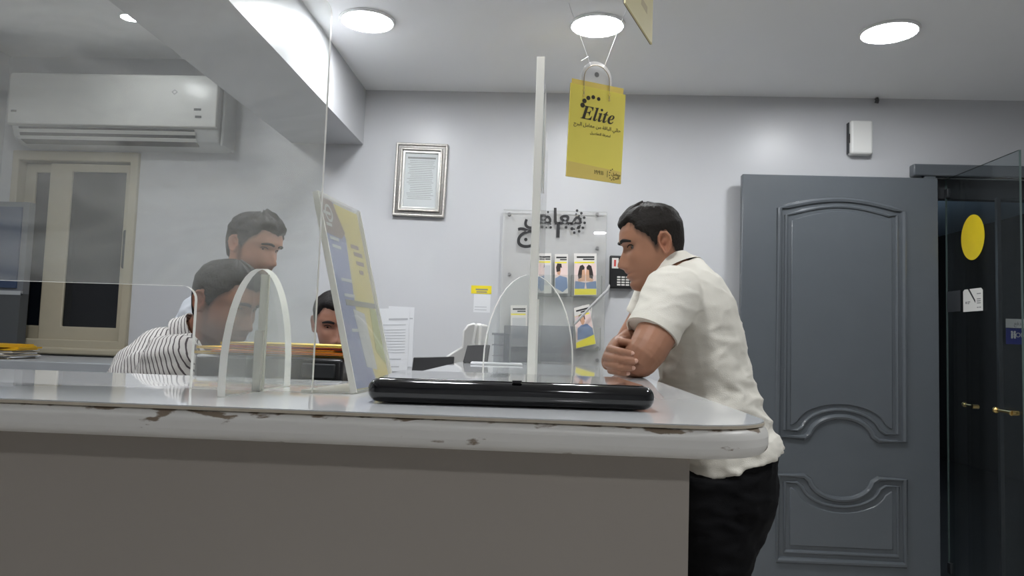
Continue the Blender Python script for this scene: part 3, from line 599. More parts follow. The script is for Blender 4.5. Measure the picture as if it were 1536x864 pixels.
brochure('white leaflet leaning behind the tilted denim brochure', [(873, 458), (888, 459), (886, 505), (872, 505)], 'plain')
# ================================================================== hanging cards
HY = 3.05; M_bag = mat('yellow card', lin(240, 224, 100), .55, var=.04, scale=9); M_bag2 = mat('yellow card gusset', lin(230, 206, 110), .55); M_tagw = mat('tag white', (.72, .72, .72), .5)
Q = [P(856, 124, Y=HY), P(935, 139, Y=HY+.11), P(931, 276, Y=HY+.11), P(849, 264, Y=HY)]
HM = basis(Q[3], Q[2]-Q[3], Q[0]-Q[3]); hw_, hh_ = (Q[2]-Q[3]).length, (Q[0]-Q[3]).length
hg = thing('hanging_card', 'yellow shopping bag shaped card with Elite lettering hanging on strings', 'hanging sign', Q[3])
MB(HM).prism([(0, 0), (hw_, 0), (hw_*1.02, hh_*.985), (hw_*.98, hh_*.985), (.0, hh_)], -.004, 'z', -.001).build('back_board', mat('card back', (.10, .07, .05), .7), hg)
MB(HM).prism([(hw_*.02, hh_*.5), (hw_*.98, hh_*.5), (hw_*.985, hh_*1.055), (hw_*.03, hh_*1.055)], -.006, 'z', -.004).build('gusset', M_bag2, hg)
MB(HM).prism([(0, 0), (hw_, 0), (hw_*1.02, hh_*.985), (0.0, hh_)], .001, 'z', -.001).build('bag_front', M_bag, hg)
MB(HM).prism([(0, 0), (hw_, 0), (hw_, hh_*.13), (0, hh_*.165)], .0016, 'z', .001).build('folded_base', M_bag2, hg)
tx0, tx1, tz0 = hw_*.20, hw_*.76, hh_*.99; tw = tx1-tx0
MB(HM).prism([(tx0, tz0)] + [(tx1, tz0)] + fil((tx0+tx1)/2, tz0+hh_*.12, tw/2, 0, 180, 16), -.0065, 'z', -.008).build('tag', M_tagw, hg)
MB(HM).prism(circ((tx0+tx1)/2, tz0+hh_*.16, .011, 14), -.0055, 'z', -.0067).build('eyelet', M_inkg, hg)
for dz, ww in ((0, 0), (.07, -.004)):
    MB(HM).tube([(tx0+.012-ww, hh_*(.90+dz), .002 - .012*(dz > 0))] + [((tx0+tx1)/2 + (tw/2-.012)*math.cos(R(a)), tz0+hh_*.10+(tw/2-.01)*math.sin(R(a))*1.0, -.003 - .006*(dz > 0)) for a in range(180, -1, -15)] + [(tx1-.012+ww, hh_*(.88+dz), .002 - .012*(dz > 0))], .0018, 6).build('handle_cord', mat('cord tan', (.36, .30, .2), .7), hg, smooth=True)
    for x in (tx0+.012, tx1-.012): MB(HM).prism(circ(x, hh_*(.89+dz*.8), .006, 10), .003, 'z', .0005).build('eyelet', M_bag2, hg)
b = MB(HM).text('\U0001D46C\U0001D48D\U0001D48A\U0001D495\U0001D486', Matrix.Translation((hw_*.53, hh_*.70, .002)) @ Matrix.Rotation(R(-1), 4, 'Z'), .085, .0006)
for k, an in enumerate((172, 148, 122, 96, 68)): b.prism(circ(hw_*.44 + .055*math.cos(R(an)), hh_*.765 + .050*math.sin(R(an)), .0105 - .0006*k, 14), .0026, 'z', .0012)
b.build('logo_lettering', mat('card ink', (.045, .035, .02), .6), hg)
M_cink = mat('card ink light', (.16, .12, .05), .6)
MB(HM).text(arabic('حللي الباقة من معامل البرج'), Matrix.Translation((hw_*.52, hh_*.575, .002)), .021, .0005).build('lettering', M_cink, hg)
MB(HM).text(arabic('لمعرفة التفاصيل'), Matrix.Translation((hw_*.58, hh_*.50, .002)), .015, .0005).build('lettering', M_cink, hg)
MB(HM).text('\u0661\u0669\u0669\u0661\u0661', Matrix.Translation((hw_*.58, hh_*.085, .0025)), .025, .0005).build('lettering', mat('card ink'  , (.045, .035, .02)), hg)
b = MB(HM).text(arabic('معامل'), Matrix.Translation((hw_*.90, hh_*.092, .0025)), .017, .0005); b.text(arabic('البرج'), Matrix.Translation((hw_*.90, hh_*.058, .0025)), .017, .0005)
b.box((hw_*.735, hh_*.05, .0018), (hw_*.742, hh_*.12, .0026))
for an in (100, 130, 160, 190, 220, 250): b.prism(circ(hw_*.84 + .016*math.cos(R(an)), hh_*.085 + .024*math.sin(R(an)), .0025, 8), .0026, 'z', .0014)
b.build('logo_lettering', MATS['card ink'], hg)
for (px, py, u_) in ((873, 62, .36), (925, 52, .60)):
    p0 = HM @ Vector((tx0 + tw*(u_-.2)/.56, tz0+hh_*.24, -.007)); p1 = P(px, py, Y=HY); dd = (p1-p0); dd *= (CEIL - p0.z)/dd.z
    MB().tube([p0, p0+dd], .0013, 6).build('string', mat('white string', (.8, .8, .8), .6), hg)
k0 = HM @ Vector((tx0+tw*.2, tz0+hh_*.34, -.007)); MB().tube([k0, k0+Vector((-.012, 0, -.008)), k0+Vector((-.03, 0, -.02))], .0015, 6).build('string_tail', MATS['white string'], hg)
# second card, turned almost edge-on, nearer
cy = 2.0; c0 = P(976, 67, Y=cy); c1 = P(981, 0, Y=cy); l0 = P(972, 67, Y=cy-.0); l1 = P(933, 0, Y=cy-.0)
h2 = thing('hanging_card', 'cream bag shaped card turned almost edge-on hanging from the ceiling', 'hanging sign', c0)
far = Vector((c0.x + .03, cy+.02, c0.z)); near = P(933, 0, Z=c0.z + .004); wv_ = (near - c0); 
wv_ = wv_.normalized()*.26 if wv_.length > .26 else wv_
Zt = CEIL - .18
M2 = basis(c0, -wv_, (0, 0, 1)); ww = wv_.length; hh2 = Zt - c0.z
for nm, z0, z1, m in (('card_board', 0, .004, mat('cream card', lin(205, 195, 150), .6, var=.05)), ('card_back', -.002, 0, MATS['card back'])):
    MB(M2).prism([(0, 0), (-ww, 0), (-ww, hh2), (0, hh2)], z1, 'z', z0).build(nm, m, h2)
b = MB(M2)
for (u_, z_) in ((-.06, .06), (-.08, .11), (-.10, .16), (-.05, .19)): b.box((u_, z_, .004), (u_-.06, z_+.02, .0045))
b.build('faint_print', mat('cream print', lin(180, 165, 130), .6), h2)
for u_ in (-.06, -ww+.06): MB(M2).tube([(u_, hh2-.01, .002), (u_, CEIL - c0.z, .002)], .0013, 6).build('string', MATS['white string'], h2)

# ================================================================== behind the counter
M_desk = mat('desk laminate', (.45, .44, .42), .4, var=.05); M_cab = mat('grey cabinet', (.30, .315, .33), .4)
dk = thing('desk', 'low office desk behind the long counter', 'desk', (-.7, 1.75, 0))
MB().box((-.90, 1.42, .715), (-.36, 1.915, .745)).build('desk_top', M_desk, dk, bevel=.004)
for x in (-.88, -.4): MB().box((x, 1.45, 0), (x+.022, 1.90, .715)).build('side_panel', M_desk, dk)
MB().box((-.858, 1.45, .25), (-.4, 1.47, .715)).build('modesty_panel', M_desk, dk)
a, c = P(291, 534, Y=1.62), P(514, 545, Y=1.62); pz = P(400, 534.5, Y=1.62).z
pr_ = thing('printer', 'black box-shaped printer carrying the coloured folders behind the counter', 'printer', ((a.x+c.x)/2, 1.75, .745))
MB().box((a.x, 1.62, .755), (c.x, 1.90, pz)).build('casing', mat('printer black', (.012, .012, .014), .25), pr_, bevel=.008)
MB().box((a.x+.03, 1.612, pz-.10), (c.x-.03, 1.622, pz-.055)).build('paper_slot', M_dark, pr_); MB().box((c.x-.09, 1.614, pz-.045), (c.x-.015, 1.622, pz-.012)).build('control_panel', M_dark, pr_, bevel=.003)
for x in (a.x+.03, c.x-.03):
    for y in (1.66, 1.86): MB().cyl((x, y, .745), (x, y, .757), .012, n=10).build('foot', M_dark, pr_)
fold = [('yellow', (232, 190, 40), -.012, .02, 0), ('orange', (225, 130, 40), .03, -.01, 2), ('bright yellow', (240, 200, 50), -.02, .012, -3), ('red', (190, 60, 40), .035, .005, 1.5), ('pale yellow', (235, 205, 90), .028, -.012, -1.5)]
z = pz + .0005
for k, (nm, cl, dx, dy, rot) in enumerate(fold):
    FMx = Matrix.Translation(((a.x+c.x)/2+dx, 1.760+dy+.006*k, z)) @ Matrix.Rotation(R(rot), 4, 'Z'); m = mat('folder ' + nm, lin(*cl), .5)
    t = thing('folder', '%s card folder, %s in the pile on the black printer' % (nm, ['lowest', 'second lowest', 'third', 'fourth', 'topmost'][k]), 'folder', FMx.translation, 'folders on the printer')
    w2 = .175 - .006*k
    MB(FMx).box((-w2, -.12, 0), (w2, .12, .0019)).build('cover', m, t); MB(FMx).box((-w2+.006, -.116, .0019), (w2-.004, .118, .0033)).build('papers', M_paper, t); MB(FMx).box((-w2, -.12, .0033), (w2, .12, .0052)).build('cover', m, t)
    z += .0056
# grey cabinet under the window, paper pile and dark cabinet
cb = thing('low_cabinet', 'low grey cabinet standing under the window', 'cabinet', (-2.2, 3.6, 0)); czt = P(110, 535, Y=4.0).z
MB().box((XL+.01, 3.35, 0), (-1.25, 4.04, czt)).build('body', M_cab, cb, bevel=.004)
for k in range(4):
    x = XL+.03 + k*.475; MB().box((x, 3.335, .06), (x+.46, 3.35, czt-.05)).build('door', M_cab, cb, bevel=.003); MB().box((x+.4, 3.322, .6), (x+.412, 3.336, .72)).build('handle', M_dark, cb)
random.seed(5)
px_ = P(14, 545, Y=3.5).x; z = czt + .0005
for k in range(13):
    hgt = random.choice((.003, .004, .006)) if k < 9 else .007
    Mx = Matrix.Translation((px_ - .12 + random.uniform(-.02, .02), 3.55 + random.uniform(-.02, .02), z)) @ Matrix.Rotation(R(random.uniform(-12, 12)), 4, 'Z')
    yel = k >= 9
    o = MB(Mx).box((-.15, -.11, 0), (.15, .11, hgt)).build('yellow_folder' if yel else 'document', mat('pile yellow', lin(205, 160, 20), .5) if yel else (M_paper if k % 3 else mat('pile beige', lin(170, 160, 140), .6)))
    tag(o, 'yellow folder, %s from the top of the paper pile by the window' % ['first', 'second', 'third', 'fourth'][12-k] if yel else 'paper document, %s under the yellow folders in the pile by the window' % ['first', 'second', 'third', 'fourth', 'fifth', 'sixth', 'seventh', 'eighth', 'last'][8-k], 'folder' if yel else 'document', 'yellow folders on the paper pile' if yel else 'documents in the paper pile'); z += hgt + .0004
CBY = 3.985
tc_ = thing('wall_cabinet', 'dark grey cabinet with blue glass door beside the window', 'cabinet', (XL+.2, 3.9, czt))
rx = P(31, 440, Y=CBY).x; zt_, zm = P(20, 302, Y=CBY).z, P(20, 440, Y=CBY).z
MB().box((XL+.005, CBY, czt), (rx, 4.05, zm)).build('lower_body', mat('cabinet charcoal', (.07, .075, .08), .5), tc_); MB().box((XL+.005, CBY+.015, zm), (rx, 4.05, zt_)).build('upper_body', mat('cabinet grey', (.14, .15, .165), .5), tc_)
MB().box((XL+.02, CBY+.005, zm+.03), (rx-.035, CBY+.015, zt_-.03)).build('glass_panel', mat('blue panel', lin(58, 72, 98), .2), tc_); MB().box((XL+.005, CBY-.002, zm-.008), (rx, CBY+.016, zm+.014)).build('rail', mat('pale rail', (.4, .42, .44), .4), tc_)
# things at the far end of the side counter
def tablet(name, label, cat, q, y, d=.02, lean=.05):
    pts = [P(*p_, Y=y + (lean if i < 2 else 0)) for i, p_ in enumerate(q)]; t = thing(name, label, cat, pts[3])
    MB().add([p_ + Vector((0, dd, 0)) for dd in (0, d) for p_ in pts], [(0, 1, 2, 3), (7, 6, 5, 4)] + [(i, (i+1) % 4, (i+1) % 4+4, i+4) for i in range(4)]).build('casing', M_black, t, bevel=.003)
    cc = sum(pts, Vector())/4; MB().add([cc + (p_-cc)*.92 + Vector((0, -.0012, 0)) for p_ in pts], [(0, 1, 2, 3)]).build('display', mat('display black', (.012, .012, .014), .45), t)
    b = MB().box((cc.x-.03, y+lean+d-.004, pts[3].z-.0), (cc.x+.03, y+lean+d+.03, cc.z)); b.build('stand', M_black, t); return t
t = tablet('monitor', 'black monitor seen over the inner edge of the side counter', 'monitor', [(620, 536), (681, 535), (676, 600), (612, 600)], 2.66)
mz = P(612, 600, Y=2.66).z; MB().box((-.45, 2.69, .75), (-.39, 2.72, mz+.05)).build('neck', M_black, t); MB().box((-.48, 2.62, .745), (-.35, 2.80, .758)).build('foot', M_black, t)
d2 = thing('desk', 'small desk carrying the black monitor beside the side counter', 'desk', (-.39, 2.7, 0))
MB().box((-.49, 2.5, .715), (-.33, 2.9, .745)).build('desk_top', M_desk, d2, bevel=.004)
for x in (-.485, -.36): MB().box((x, 2.52, 0), (x+.022, 2.88, .715)).build('side_panel', M_desk, d2)
e = P(696, 546, Z=1.0805)
tablet('payment_tablet', 'small black tablet leaning at the far end of side counter', 'tablet', [(701, 517.5), (735, 517.5), (731, 545), (694, 544)], 2.55, lean=.03)
a, c = P(706, 541, Y=2.45), P(782, 541, Y=2.45)
tag(MB(Matrix.Translation(((a.x+c.x)/2, 2.48, 1.0805)) @ Matrix.Rotation(R(4), 4, 'Z')).box((-.085, -.06, 0), (.085, .06, .006)).build('paper_stack', M_paper, bevel=.001), 'thin stack of white paper on far end of side counter', 'paper')
# grey trays
def tray(label, q, y):
    a, c = P(*q[0], Y=y), P(*q[1], Y=y); t = thing('desk_tray', label, 'tray', (a.x, y, c.z)); h = a.z - c.z
    MB().prism([(a.x, c.z+h*.6), (c.x, c.z), (c.x, a.z-.004), (a.x-.0, a.z)], y, 'y', y+.004).build('front', A_pocket, t); MB().box((a.x, y, c.z), (c.x, y+.1, c.z+.003)).build('base', A_pocket, t); MB().box((a.x, y+.097, c.z), (c.x, y+.1, a.z)).build('back', A_pocket, t); return t
# holder for trays on the counter
sh = thing('tray_rack', 'smoky acrylic desk rack standing behind the divider foot', 'rack', P(750, 545, Z=1.0805))
y = 2.50; 
for (x0, y0, x1, y1) in ((738, 499, 762, 503), (738, 516, 762, 519), (738, 533, 762, 535)):
    a, c = P(x0, y0, Y=y), P(x1, y1, Y=y); MB().box((a.x, y, c.z), (c.x, y+.11, a.z)).build('shelf', A_pocket, sh, bevel=.001)
a, c = P(738, 500, Y=y), P(762, 544, Y=y); MB().box((c.x, y, 1.0805), (c.x+.003, y+.11, a.z)).build('side', A_pocket, sh); MB().box((a.x, y+.107, 1.0805), (c.x, y+.11, a.z)).build('back', A_pocket, sh)
# white chair
wc = thing('office_chair', 'white plastic chair with curved backrest beyond the side counter', 'chair', (-.45, 3.2, 0)); y = 3.2
pts = [P(*p_, Y=y) for p_ in ((712, 484), (702, 487), (695, 496), (693, 520), (676, 530), (660, 542), (650, 556))]
b = MB(); prof = [(p_.x, p_.z) for p_ in pts]; th_ = .02
rings = []
M_chair = mat('chair white', (.62, .62, .60), .4)
outl = prof + [(prof[-1][0]+.12, prof[-1][1]-.02), (prof[3][0]+.08, prof[3][1]-.05), (prof[0][0]+.0, prof[3][1]+.02), (prof[0][0]+.012, prof[0][1]-.01)]
MB().prism(outl, y+.02, 'y', y-.02).build('armrest_panel', M_chair, wc, bevel=.008); MB().prism([(prof[0][0]+.0, prof[0][1]), (prof[0][0]+.03, prof[0][1]-.002), (prof[3][0]+.07, .62), (prof[3][0]+.02, .62)], y+.42, 'y', y+.02).build('backrest', M_chair, wc, bevel=.012)
sxx = (prof[3][0]+prof[-1][0])/2
MB().box((sxx-.25, y, .44), (sxx+.2, y+.42, .50)).build('seat', M_chair, wc, bevel=.02)
MB().cyl((sxx, y+.21, .07), (sxx, y+.21, .45), .025).build('column', M_dark, wc)
for k in range(5): MB().tube([(sxx, y+.21, .08), (sxx+.24*math.cos(k*1.257), y+.21+.24*math.sin(k*1.257), .03)], .018, 8).build('leg', M_dark, wc)
# ================================================================== people
def lerp_tab(tab, z):
    if z <= tab[0][0]: return tab[0][1]
    for (a, u), (b, v) in zip(tab, tab[1:]):
        if z <= b:
            t = (z-a)/(b-a); return u + (v-u)*t
    return tab[-1][1]
def smooth_tab(tab, lo, hi, n=160, it=3):
    zs = [lo + (hi-lo)*i/n for i in range(n+1)]; vs = [lerp_tab(tab, z) for z in zs]
    for _ in range(it): vs = [vs[0]] + [(vs[i-1] + 2*vs[i] + vs[i+1])/4 for i in range(1, n)] + [vs[-1]]
    return list(zip(zs, vs))
ZLO, ZHI = -.117, .114
T_FRONT = smooth_tab([(-.117, .035), (-.112, .066), (-.104, .083), (-.093, .089), (-.081, .085), (-.066, .086), (-.050, .0875), (-.041, .088), (-.02, .088), (.004, .083), (.014, .084), (.026, .094), (.036, .095), (.055, .091), (.075, .080), (.09, .062), (.102, .040), (.110, .016), (.114, -.006)], ZLO, ZHI, it=2)
T_BACK = smooth_tab([(-.117, .0), (-.11, -.03), (-.09, -.055), (-.06, -.074), (-.03, -.091), (.0, -.103), (.03, -.108), (.055, -.104), (.08, -.089), (.097, -.066), (.108, -.036), (.114, -.012)], ZLO, ZHI, it=6)
T_WID = smooth_tab([(-.117, .012), (-.110, .026), (-.10, .036), (-.085, .047), (-.06, .057), (-.03, .064), (.0, .069), (.03, .074), (.055, .074), (.08, .064), (.098, .045), (.108, .026), (.114, .008)], ZLO, ZHI, it=4)
g_ = lambda t, s: math.exp(-(t/s)**2)
def face_add(y, z):                            # nose, eye sockets, lips, cheekbones
    nose = lerp_tab([(-.052, 0), (-.046, .006), (-.042, .020), (-.036, .030), (-.029, .0285), (-.012, .018), (.004, .009), (.018, .002), (.03, 0)], z)
    wn = lerp_tab([(-.05, .015), (-.038, .0125), (-.02, .009), (.01, .008), (.03, .010)], z)
    d = nose * g_(y, wn)
    d += lerp_tab([(-.086, 0), (-.080, -.004), (-.072, .006), (-.066, .0075), (-.0605, -.002), (-.0545, .0095), (-.048, .006), (-.041, .001), (-.036, 0)], z) * g_(y, .022)
    d += .006 * g_(abs(y) - .013, .006) * g_(z + .041, .007)
    d -= .0105 * g_(abs(y) - .031, .014) * g_(z - .009, .011)
    d += .003 * g_(abs(y) - .033, .016) * g_(z - .032, .007)
    d += .003 * g_(abs(y) - .045, .014) * g_(z + .018, .014)
    d += .002 * g_(abs(y) - .012, .012) * g_(z + .066, .008)
    return d
def head_pt(z, th, off=0):
    xf, xb, w = lerp_tab(T_FRONT, z), lerp_tab(T_BACK, z), lerp_tab(T_WID, z)
    xc = min(-.012, (xf + xb)/2) if z < .1 else (xf+xb)/2
    c, s = math.cos(th), math.sin(th); p = 2.25
    k = (abs(c)**p + abs(s)**p) ** (-1/p)
    rx = (xf - xc) if c > 0 else (xc - xb)
    x, y = xc + rx*k*c, w*k*s
    if c > 0: x += face_add(y, z) * min(1, c*2.2)
    if off:
        n = Vector((c*max(w, .02), s*max(rx, .02), 0)).normalized(); up = max(0, (z-.04)/.075)
        n = (n*(1-.75*up*up) + Vector((0, 0, 1))*up*up).normalized(); return Vector((x, y, z)) + n*off
    return Vector((x, y, z))
def surf(y, z):                                # front of the face at height z and side offset y
    xf, xb, w = lerp_tab(T_FRONT, z), lerp_tab(T_BACK, z), lerp_tab(T_WID, z); xc = min(-.012, (xf+xb)/2); p = 2.25
    return xc + (xf-xc)*(max(0, 1 - abs(y/w)**p))**(1/p) + face_add(y, z)
NZ, NT = 74, 80
def head_grid(M, off=None, mb=None):
    mb = mb or MB(); rings = []
    for i in range(NZ + 1):
        z = ZLO + (ZHI-ZLO)*i/NZ
        rings.append([M @ head_pt(z, 2*math.pi*j/NT, off(z, 2*math.pi*j/NT) if off else 0) for j in range(NT)])
    return mb.loft(rings)
def ear(mb, M, sgn):
    E = lambda u, v, w: M @ Vector((-.020 + u, sgn*(.071 + w), v))
    path = [(.004, -.018, .004), (.010, -.004, .003), (.011, .008, .003), (.008, .020, .006), (-.001, .0285, .010), (-.012, .027, .014), (-.020, .016, .016), (-.021, .002, .015), (-.016, -.013, .012), (-.008, -.024, .008), (.001, -.027, .005)]
    mb.tube([E(*p) for p in path], [.0035, .003, .003, .0036, .0042, .0042, .0040, .0036, .0036, .0050, .0048], 8, True)
    c = [E(*p) for p in path]; m = sum(c, Vector())/len(c) - (M.to_3x3() @ Vector((0, sgn*.010, 0)))
    n = len(c); ins = M.to_3x3() @ Vector((0, sgn*.007, 0)); mb.add(c + [p - ins*1.6 for p in c] + [m, m-ins*1.2], [(i, (i+1) % n, 2*n) for i in range(n)] + [(i+n, 2*n+1, (i+1) % n+n) for i in range(n)] + [(i, i+n, (i+1) % n+n, (i+1) % n) for i in range(n)])
    mb.ball(E(-.004, .006, .0045), (.004, .003, .009), 8, 6)
def crom(pts, n=6):
    out = []; m = len(pts)
    for i in range(m - 1):
        p0, p1, p2, p3 = [pts[max(0, min(m-1, i+k))] for k in (-1, 0, 1, 2)]
        for k in range(n):
            t = k/n; out.append([.5*((2*b) + (c-a)*t + (2*a-5*b+4*c-d)*t*t + (3*b-a-3*c+d)*t**3) for a, b, c, d in zip(p0, p1, p2, p3)])
    out.append(list(pts[-1])); return out
def limb(mb, pts, rad, side=(0, 1, 0), n=20, cap=True, sub=6):
    """A tapered tube of elliptic section through points; rad = (across side vector, the other way)."""
    rad = [(r, r) if not isinstance(r, tuple) else r for r in rad]
    q = crom([list(p) + list(r) for p, r in zip(pts, rad)], sub); rings = []; m = len(q); sv = Vector(side)
    for i, c in enumerate(q):
        p = Vector(c[:3]); d = (Vector(q[min(i+1, m-1)][:3]) - Vector(q[max(i-1, 0)][:3])).normalized()
        a = (sv - d*sv.dot(d)); a = a.normalized() if a.length > .05 else d.orthogonal().normalized(); b = d.cross(a)
        mk = lambda pp, s: [pp + (a*math.cos(2*math.pi*k/n)*c[3] + b*math.sin(2*math.pi*k/n)*c[4])*s for k in range(n)]
        if cap and i == 0:
            for t in (75, 50, 25): rings.append(mk(p - d*min(c[3], c[4])*math.sin(R(t)), math.cos(R(t))))
        rings.append(mk(p, 1))
        if cap and i == m-1:
            for t in (25, 50, 75): rings.append(mk(p + d*min(c[3], c[4])*math.sin(R(t)), math.cos(R(t))))
    return mb.loft(rings)
def fused(mb, voxel, smooth=3, disp=None, name='body', material=None, parent=None, colour=None):
    """Weld overlapping pieces into one continuous skin."""
    me = bpy.data.meshes.new('t'); me.from_pydata([tuple(v) for v in mb.v], [], mb.f)
    bm = bmesh.new(); bm.from_mesh(me); bmesh.ops.recalc_face_normals(bm, faces=bm.faces); bm.to_mesh(me); bm.free()
    o = bpy.data.objects.new('t', me); COL.objects.link(o)
    r = o.modifiers.new('r', 'REMESH'); r.mode = 'VOXEL'; r.voxel_size = voxel
    if smooth: s = o.modifiers.new('s', 'SMOOTH'); s.factor = .5; s.iterations = smooth
    dg = bpy.context.evaluated_depsgraph_get(); m2 = bpy.data.meshes.new_from_object(o.evaluated_get(dg)); bpy.data.objects.remove(o); bpy.data.meshes.remove(me)
    off = Vector(parent['_o']) if parent else Vector(); ns = [v.normal.copy() for v in m2.vertices]
    for v, nn in zip(m2.vertices, ns):
        if disp: v.co += nn * disp(v.co)
    if colour:
        at = m2.color_attributes.new('Col', 'FLOAT_COLOR', 'POINT')
        for i, v in enumerate(m2.vertices): at.data[i].color = (*colour(v.co), 1)
    for v in m2.vertices: v.co -= off
    m2.name = name
    m2.materials.clear(); m2.materials.append(material)
    for p in m2.polygons: p.use_smooth = True
    ob = bpy.data.objects.new(name, m2); COL.objects.link(ob); ob['_o'] = off
    if parent: ob.parent = parent
    return ob
def skin_mat(name):
    m = mat(name, (.4, .25, .18), .48, spec=.35, sss=.08, bump=.08, bscale=300); nt, N, L = nodes(m)
    a = N.new('ShaderNodeAttribute'); a.attribute_name = 'Col'; L.new(a.outputs['Color'], N['Principled BSDF'].inputs['Base Color']); return m
def cloth(name, col, stripes=None, rough=.85):
    m = mat(name, col, rough, spec=.15, bump=.25, bscale=420); nt, N, L = nodes(m)
    if stripes:
        tc = N.new('ShaderNodeTexCoord'); mp = N.new('ShaderNodeMapping'); mp.inputs['Rotation'].default_value = stripes['rot']; L.new(tc.outputs['Object'], mp.inputs[0])
        w = N.new('ShaderNodeTexWave'); w.inputs['Scale'].default_value = stripes['scale']; w.inputs['Distortion'].default_value = 1.2; w.inputs['Detail Scale'].default_value = 1.2; L.new(mp.outputs[0], w.inputs['Vector'])
        cr = N.new('ShaderNodeValToRGB'); e = cr.color_ramp.elements; e[0].position = .10; e[0].color = (*stripes['col'], 1); e[1].position = .22; e[1].color = (*col, 1)
        L.new(w.outputs['Fac'], cr.inputs[0]); L.new(cr.outputs[0], N['Principled BSDF'].inputs['Base Color'])
    return m
def hairline(th, nape=-.055):
    d = abs(math.degrees(th)); d = 360-d if d > 180 else d
    j = .0045*noise.noise(Vector((math.cos(th)*7, math.sin(th)*7, 2.3))) + .002*noise.noise(Vector((math.cos(th)*23, math.sin(th)*23, 5.1)))
    return j + lerp_tab([(0, .066), (18, .070), (34, .078), (46, .070), (54, .052), (61, .044), (68, .032), (74, .016), (80, -.004), (85, -.004), (89, .012), (93, .033), (104, .034), (112, .0), (128, nape+.01), (180, nape)], d)
def make_head(parent, M, mb, style):
    """Adds skull and ears to mb and builds hair, eyes, brows as parts."""
    head_grid(M, None, mb); ear(mb, M, 1); ear(mb, M, -1)
    M_hair = mat('hair ' + style['name'], style['hair'], .62, spec=.25, var=.3, scale=90, bump=.6, bscale=160)
    def off(z, th):
        d = abs(math.degrees(th)); d = 360-d if d > 180 else d; h = z - hairline(th, style.get('nape', -.055))
        if h < -.012: return -.008
        wd = style.get('fade', .016); t = max(0, min(1, (h+.006)/wd)); t = t*t*(3-2*t)
        top = max(0, min(1, (z-.03)/.06)); th_ = style['side'] + (style['top']-style['side'])*top
        th_ += style['front']*max(0, 1-d/55)*max(0, min(1, (z-.06)/.03))
        p = Vector((math.cos(th)*1.0, math.sin(th)*1.0, z*10))
        th_ *= 1 + style['rough']*(noise.noise(p*4.2) + .6*noise.noise(p*11)) * (.35 + .65*top)
        return -.003 + (th_+.003)*t
    h = head_grid(M, off).build('hair', M_hair, parent, smooth=True); shade(h.data, 80)
    M_eye = mat('eye white', (.20, .185, .17), .4); M_iris = mat('iris dark', (.02, .012, .008), .15); M_brow = mat('brow hair ' + style['name'], [c*.9 for c in style['hair']], .8)
    for s in (1, -1):
        x = surf(s*.031, .009)
        e = MB().ball(M @ Vector((x-.0085, s*.031, .0085)), .0108, 14, 10).build('eye', M_eye, parent, smooth=True)
        MB().ball(M @ Vector((x-.0018, s*.0305, .0080)), (.0056, .0056, .0056), 10, 8).build('iris', M_iris, e, smooth=True)
        mbw = MB(); pts = []; rr = []
        for k in range(9):
            t = k/8; y = s*(.011 + .038*t); z = .0235 + .0085*math.sin(math.pi*min(1, t*.75+.1)) - .004*t
            pts.append(M @ Vector((surf(y, z) + .0008, y, z))); rr.append(.0026 + .0026*math.sin(math.pi*(t*.8+.15)))
        mbw.tube(pts, rr, 6).build('eyebrow', M_brow, parent, smooth=True)
        pts = [M @ Vector((surf(s*y, z)+.0022, s*y, z)) for y, z in ((.019, .0105), (.024, .0145), (.031, .0160), (.038, .0145), (.044, .0105))]
        MB().tube(pts, [.0009, .0016, .0018, .0016, .0009], 6).build('eyelid', M_brow, parent, smooth=True)
def skin_colour(M, base, beard=0, beardcol=(.08, .055, .045)):
    inv = M.inverted()
    def f(p):
        q = inv @ p; c = Vector(base); x, y, z = q
        if -.2 < z < .15 and abs(x) < .2 and abs(y) < .15:
            if x > .05:
                lip = g_(z+.062, .0085)*g_(y, .017)*max(0, min(1, (x-.07)/.012)); c = c.lerp(Vector((base[0]*.80, base[1]*.52, base[2]*.50)), lip*.75)
                ln = g_(z+.0600, .0018)*g_(y, .015); c = c.lerp(Vector(base)*.35, ln*.8)
            if beard:
                b = max(0, min(1, (-.028-z)/.03)) * max(0, min(1, (x+.02)/.02)); b = max(b, max(0, min(1, (.01-z)/.03))*g_(x+.0, .016)*(abs(y) > .05)); b *= max(0, min(1, (z+.13)/.02))
                c = c.lerp(Vector(beardcol), beard*b*(1 - .7*g_(z+.062, .006)*g_(y, .02)))
            if z > -.07:
                thh = math.atan2(y/.072, (x+.012)/.1); dd = abs(math.degrees(thh)); hh = z - hairline(thh)
                c = c.lerp(Vector((.03, .022, .018)), max(0, min(1, (hh+.020)/.022))*(.85 if dd > 40 else .4)*(0 if (abs(y) > .0745 and dd < 118) else 1))
            er = g_(x+.02, .025)*g_(z, .03)*(abs(y) > .07); c = c.lerp(Vector((base[0]*1.05, base[1]*.8, base[2]*.75)), er*.6)
        n = noise.noise(p*28)*.06; return [max(0, v*(1+n)) for v in c]
    return f
def head_matrix(c, fwd, scale=1.0, roll=0, sx=1.0):
    f = Vector(fwd).normalized(); up = Vector((0, 0, 1)); l = up.cross(f).normalized(); u = f.cross(l)
    Mx = Matrix(((f.x, l.x, u.x, c[0]), (f.y, l.y, u.y, c[1]), (f.z, l.z, u.z, c[2]), (0, 0, 0, 1)))
    return Mx @ Matrix.Rotation(R(roll), 4, 'X') @ Matrix.Diagonal((scale*sx, scale, scale, 1))
def finger(mb, pts, r0=.0088, r1=.0068): limb(mb, pts, [r0 + (r1-r0)*i/(len(pts)-1) for i in range(len(pts))], (0, 0, 1), 10, True, 4)
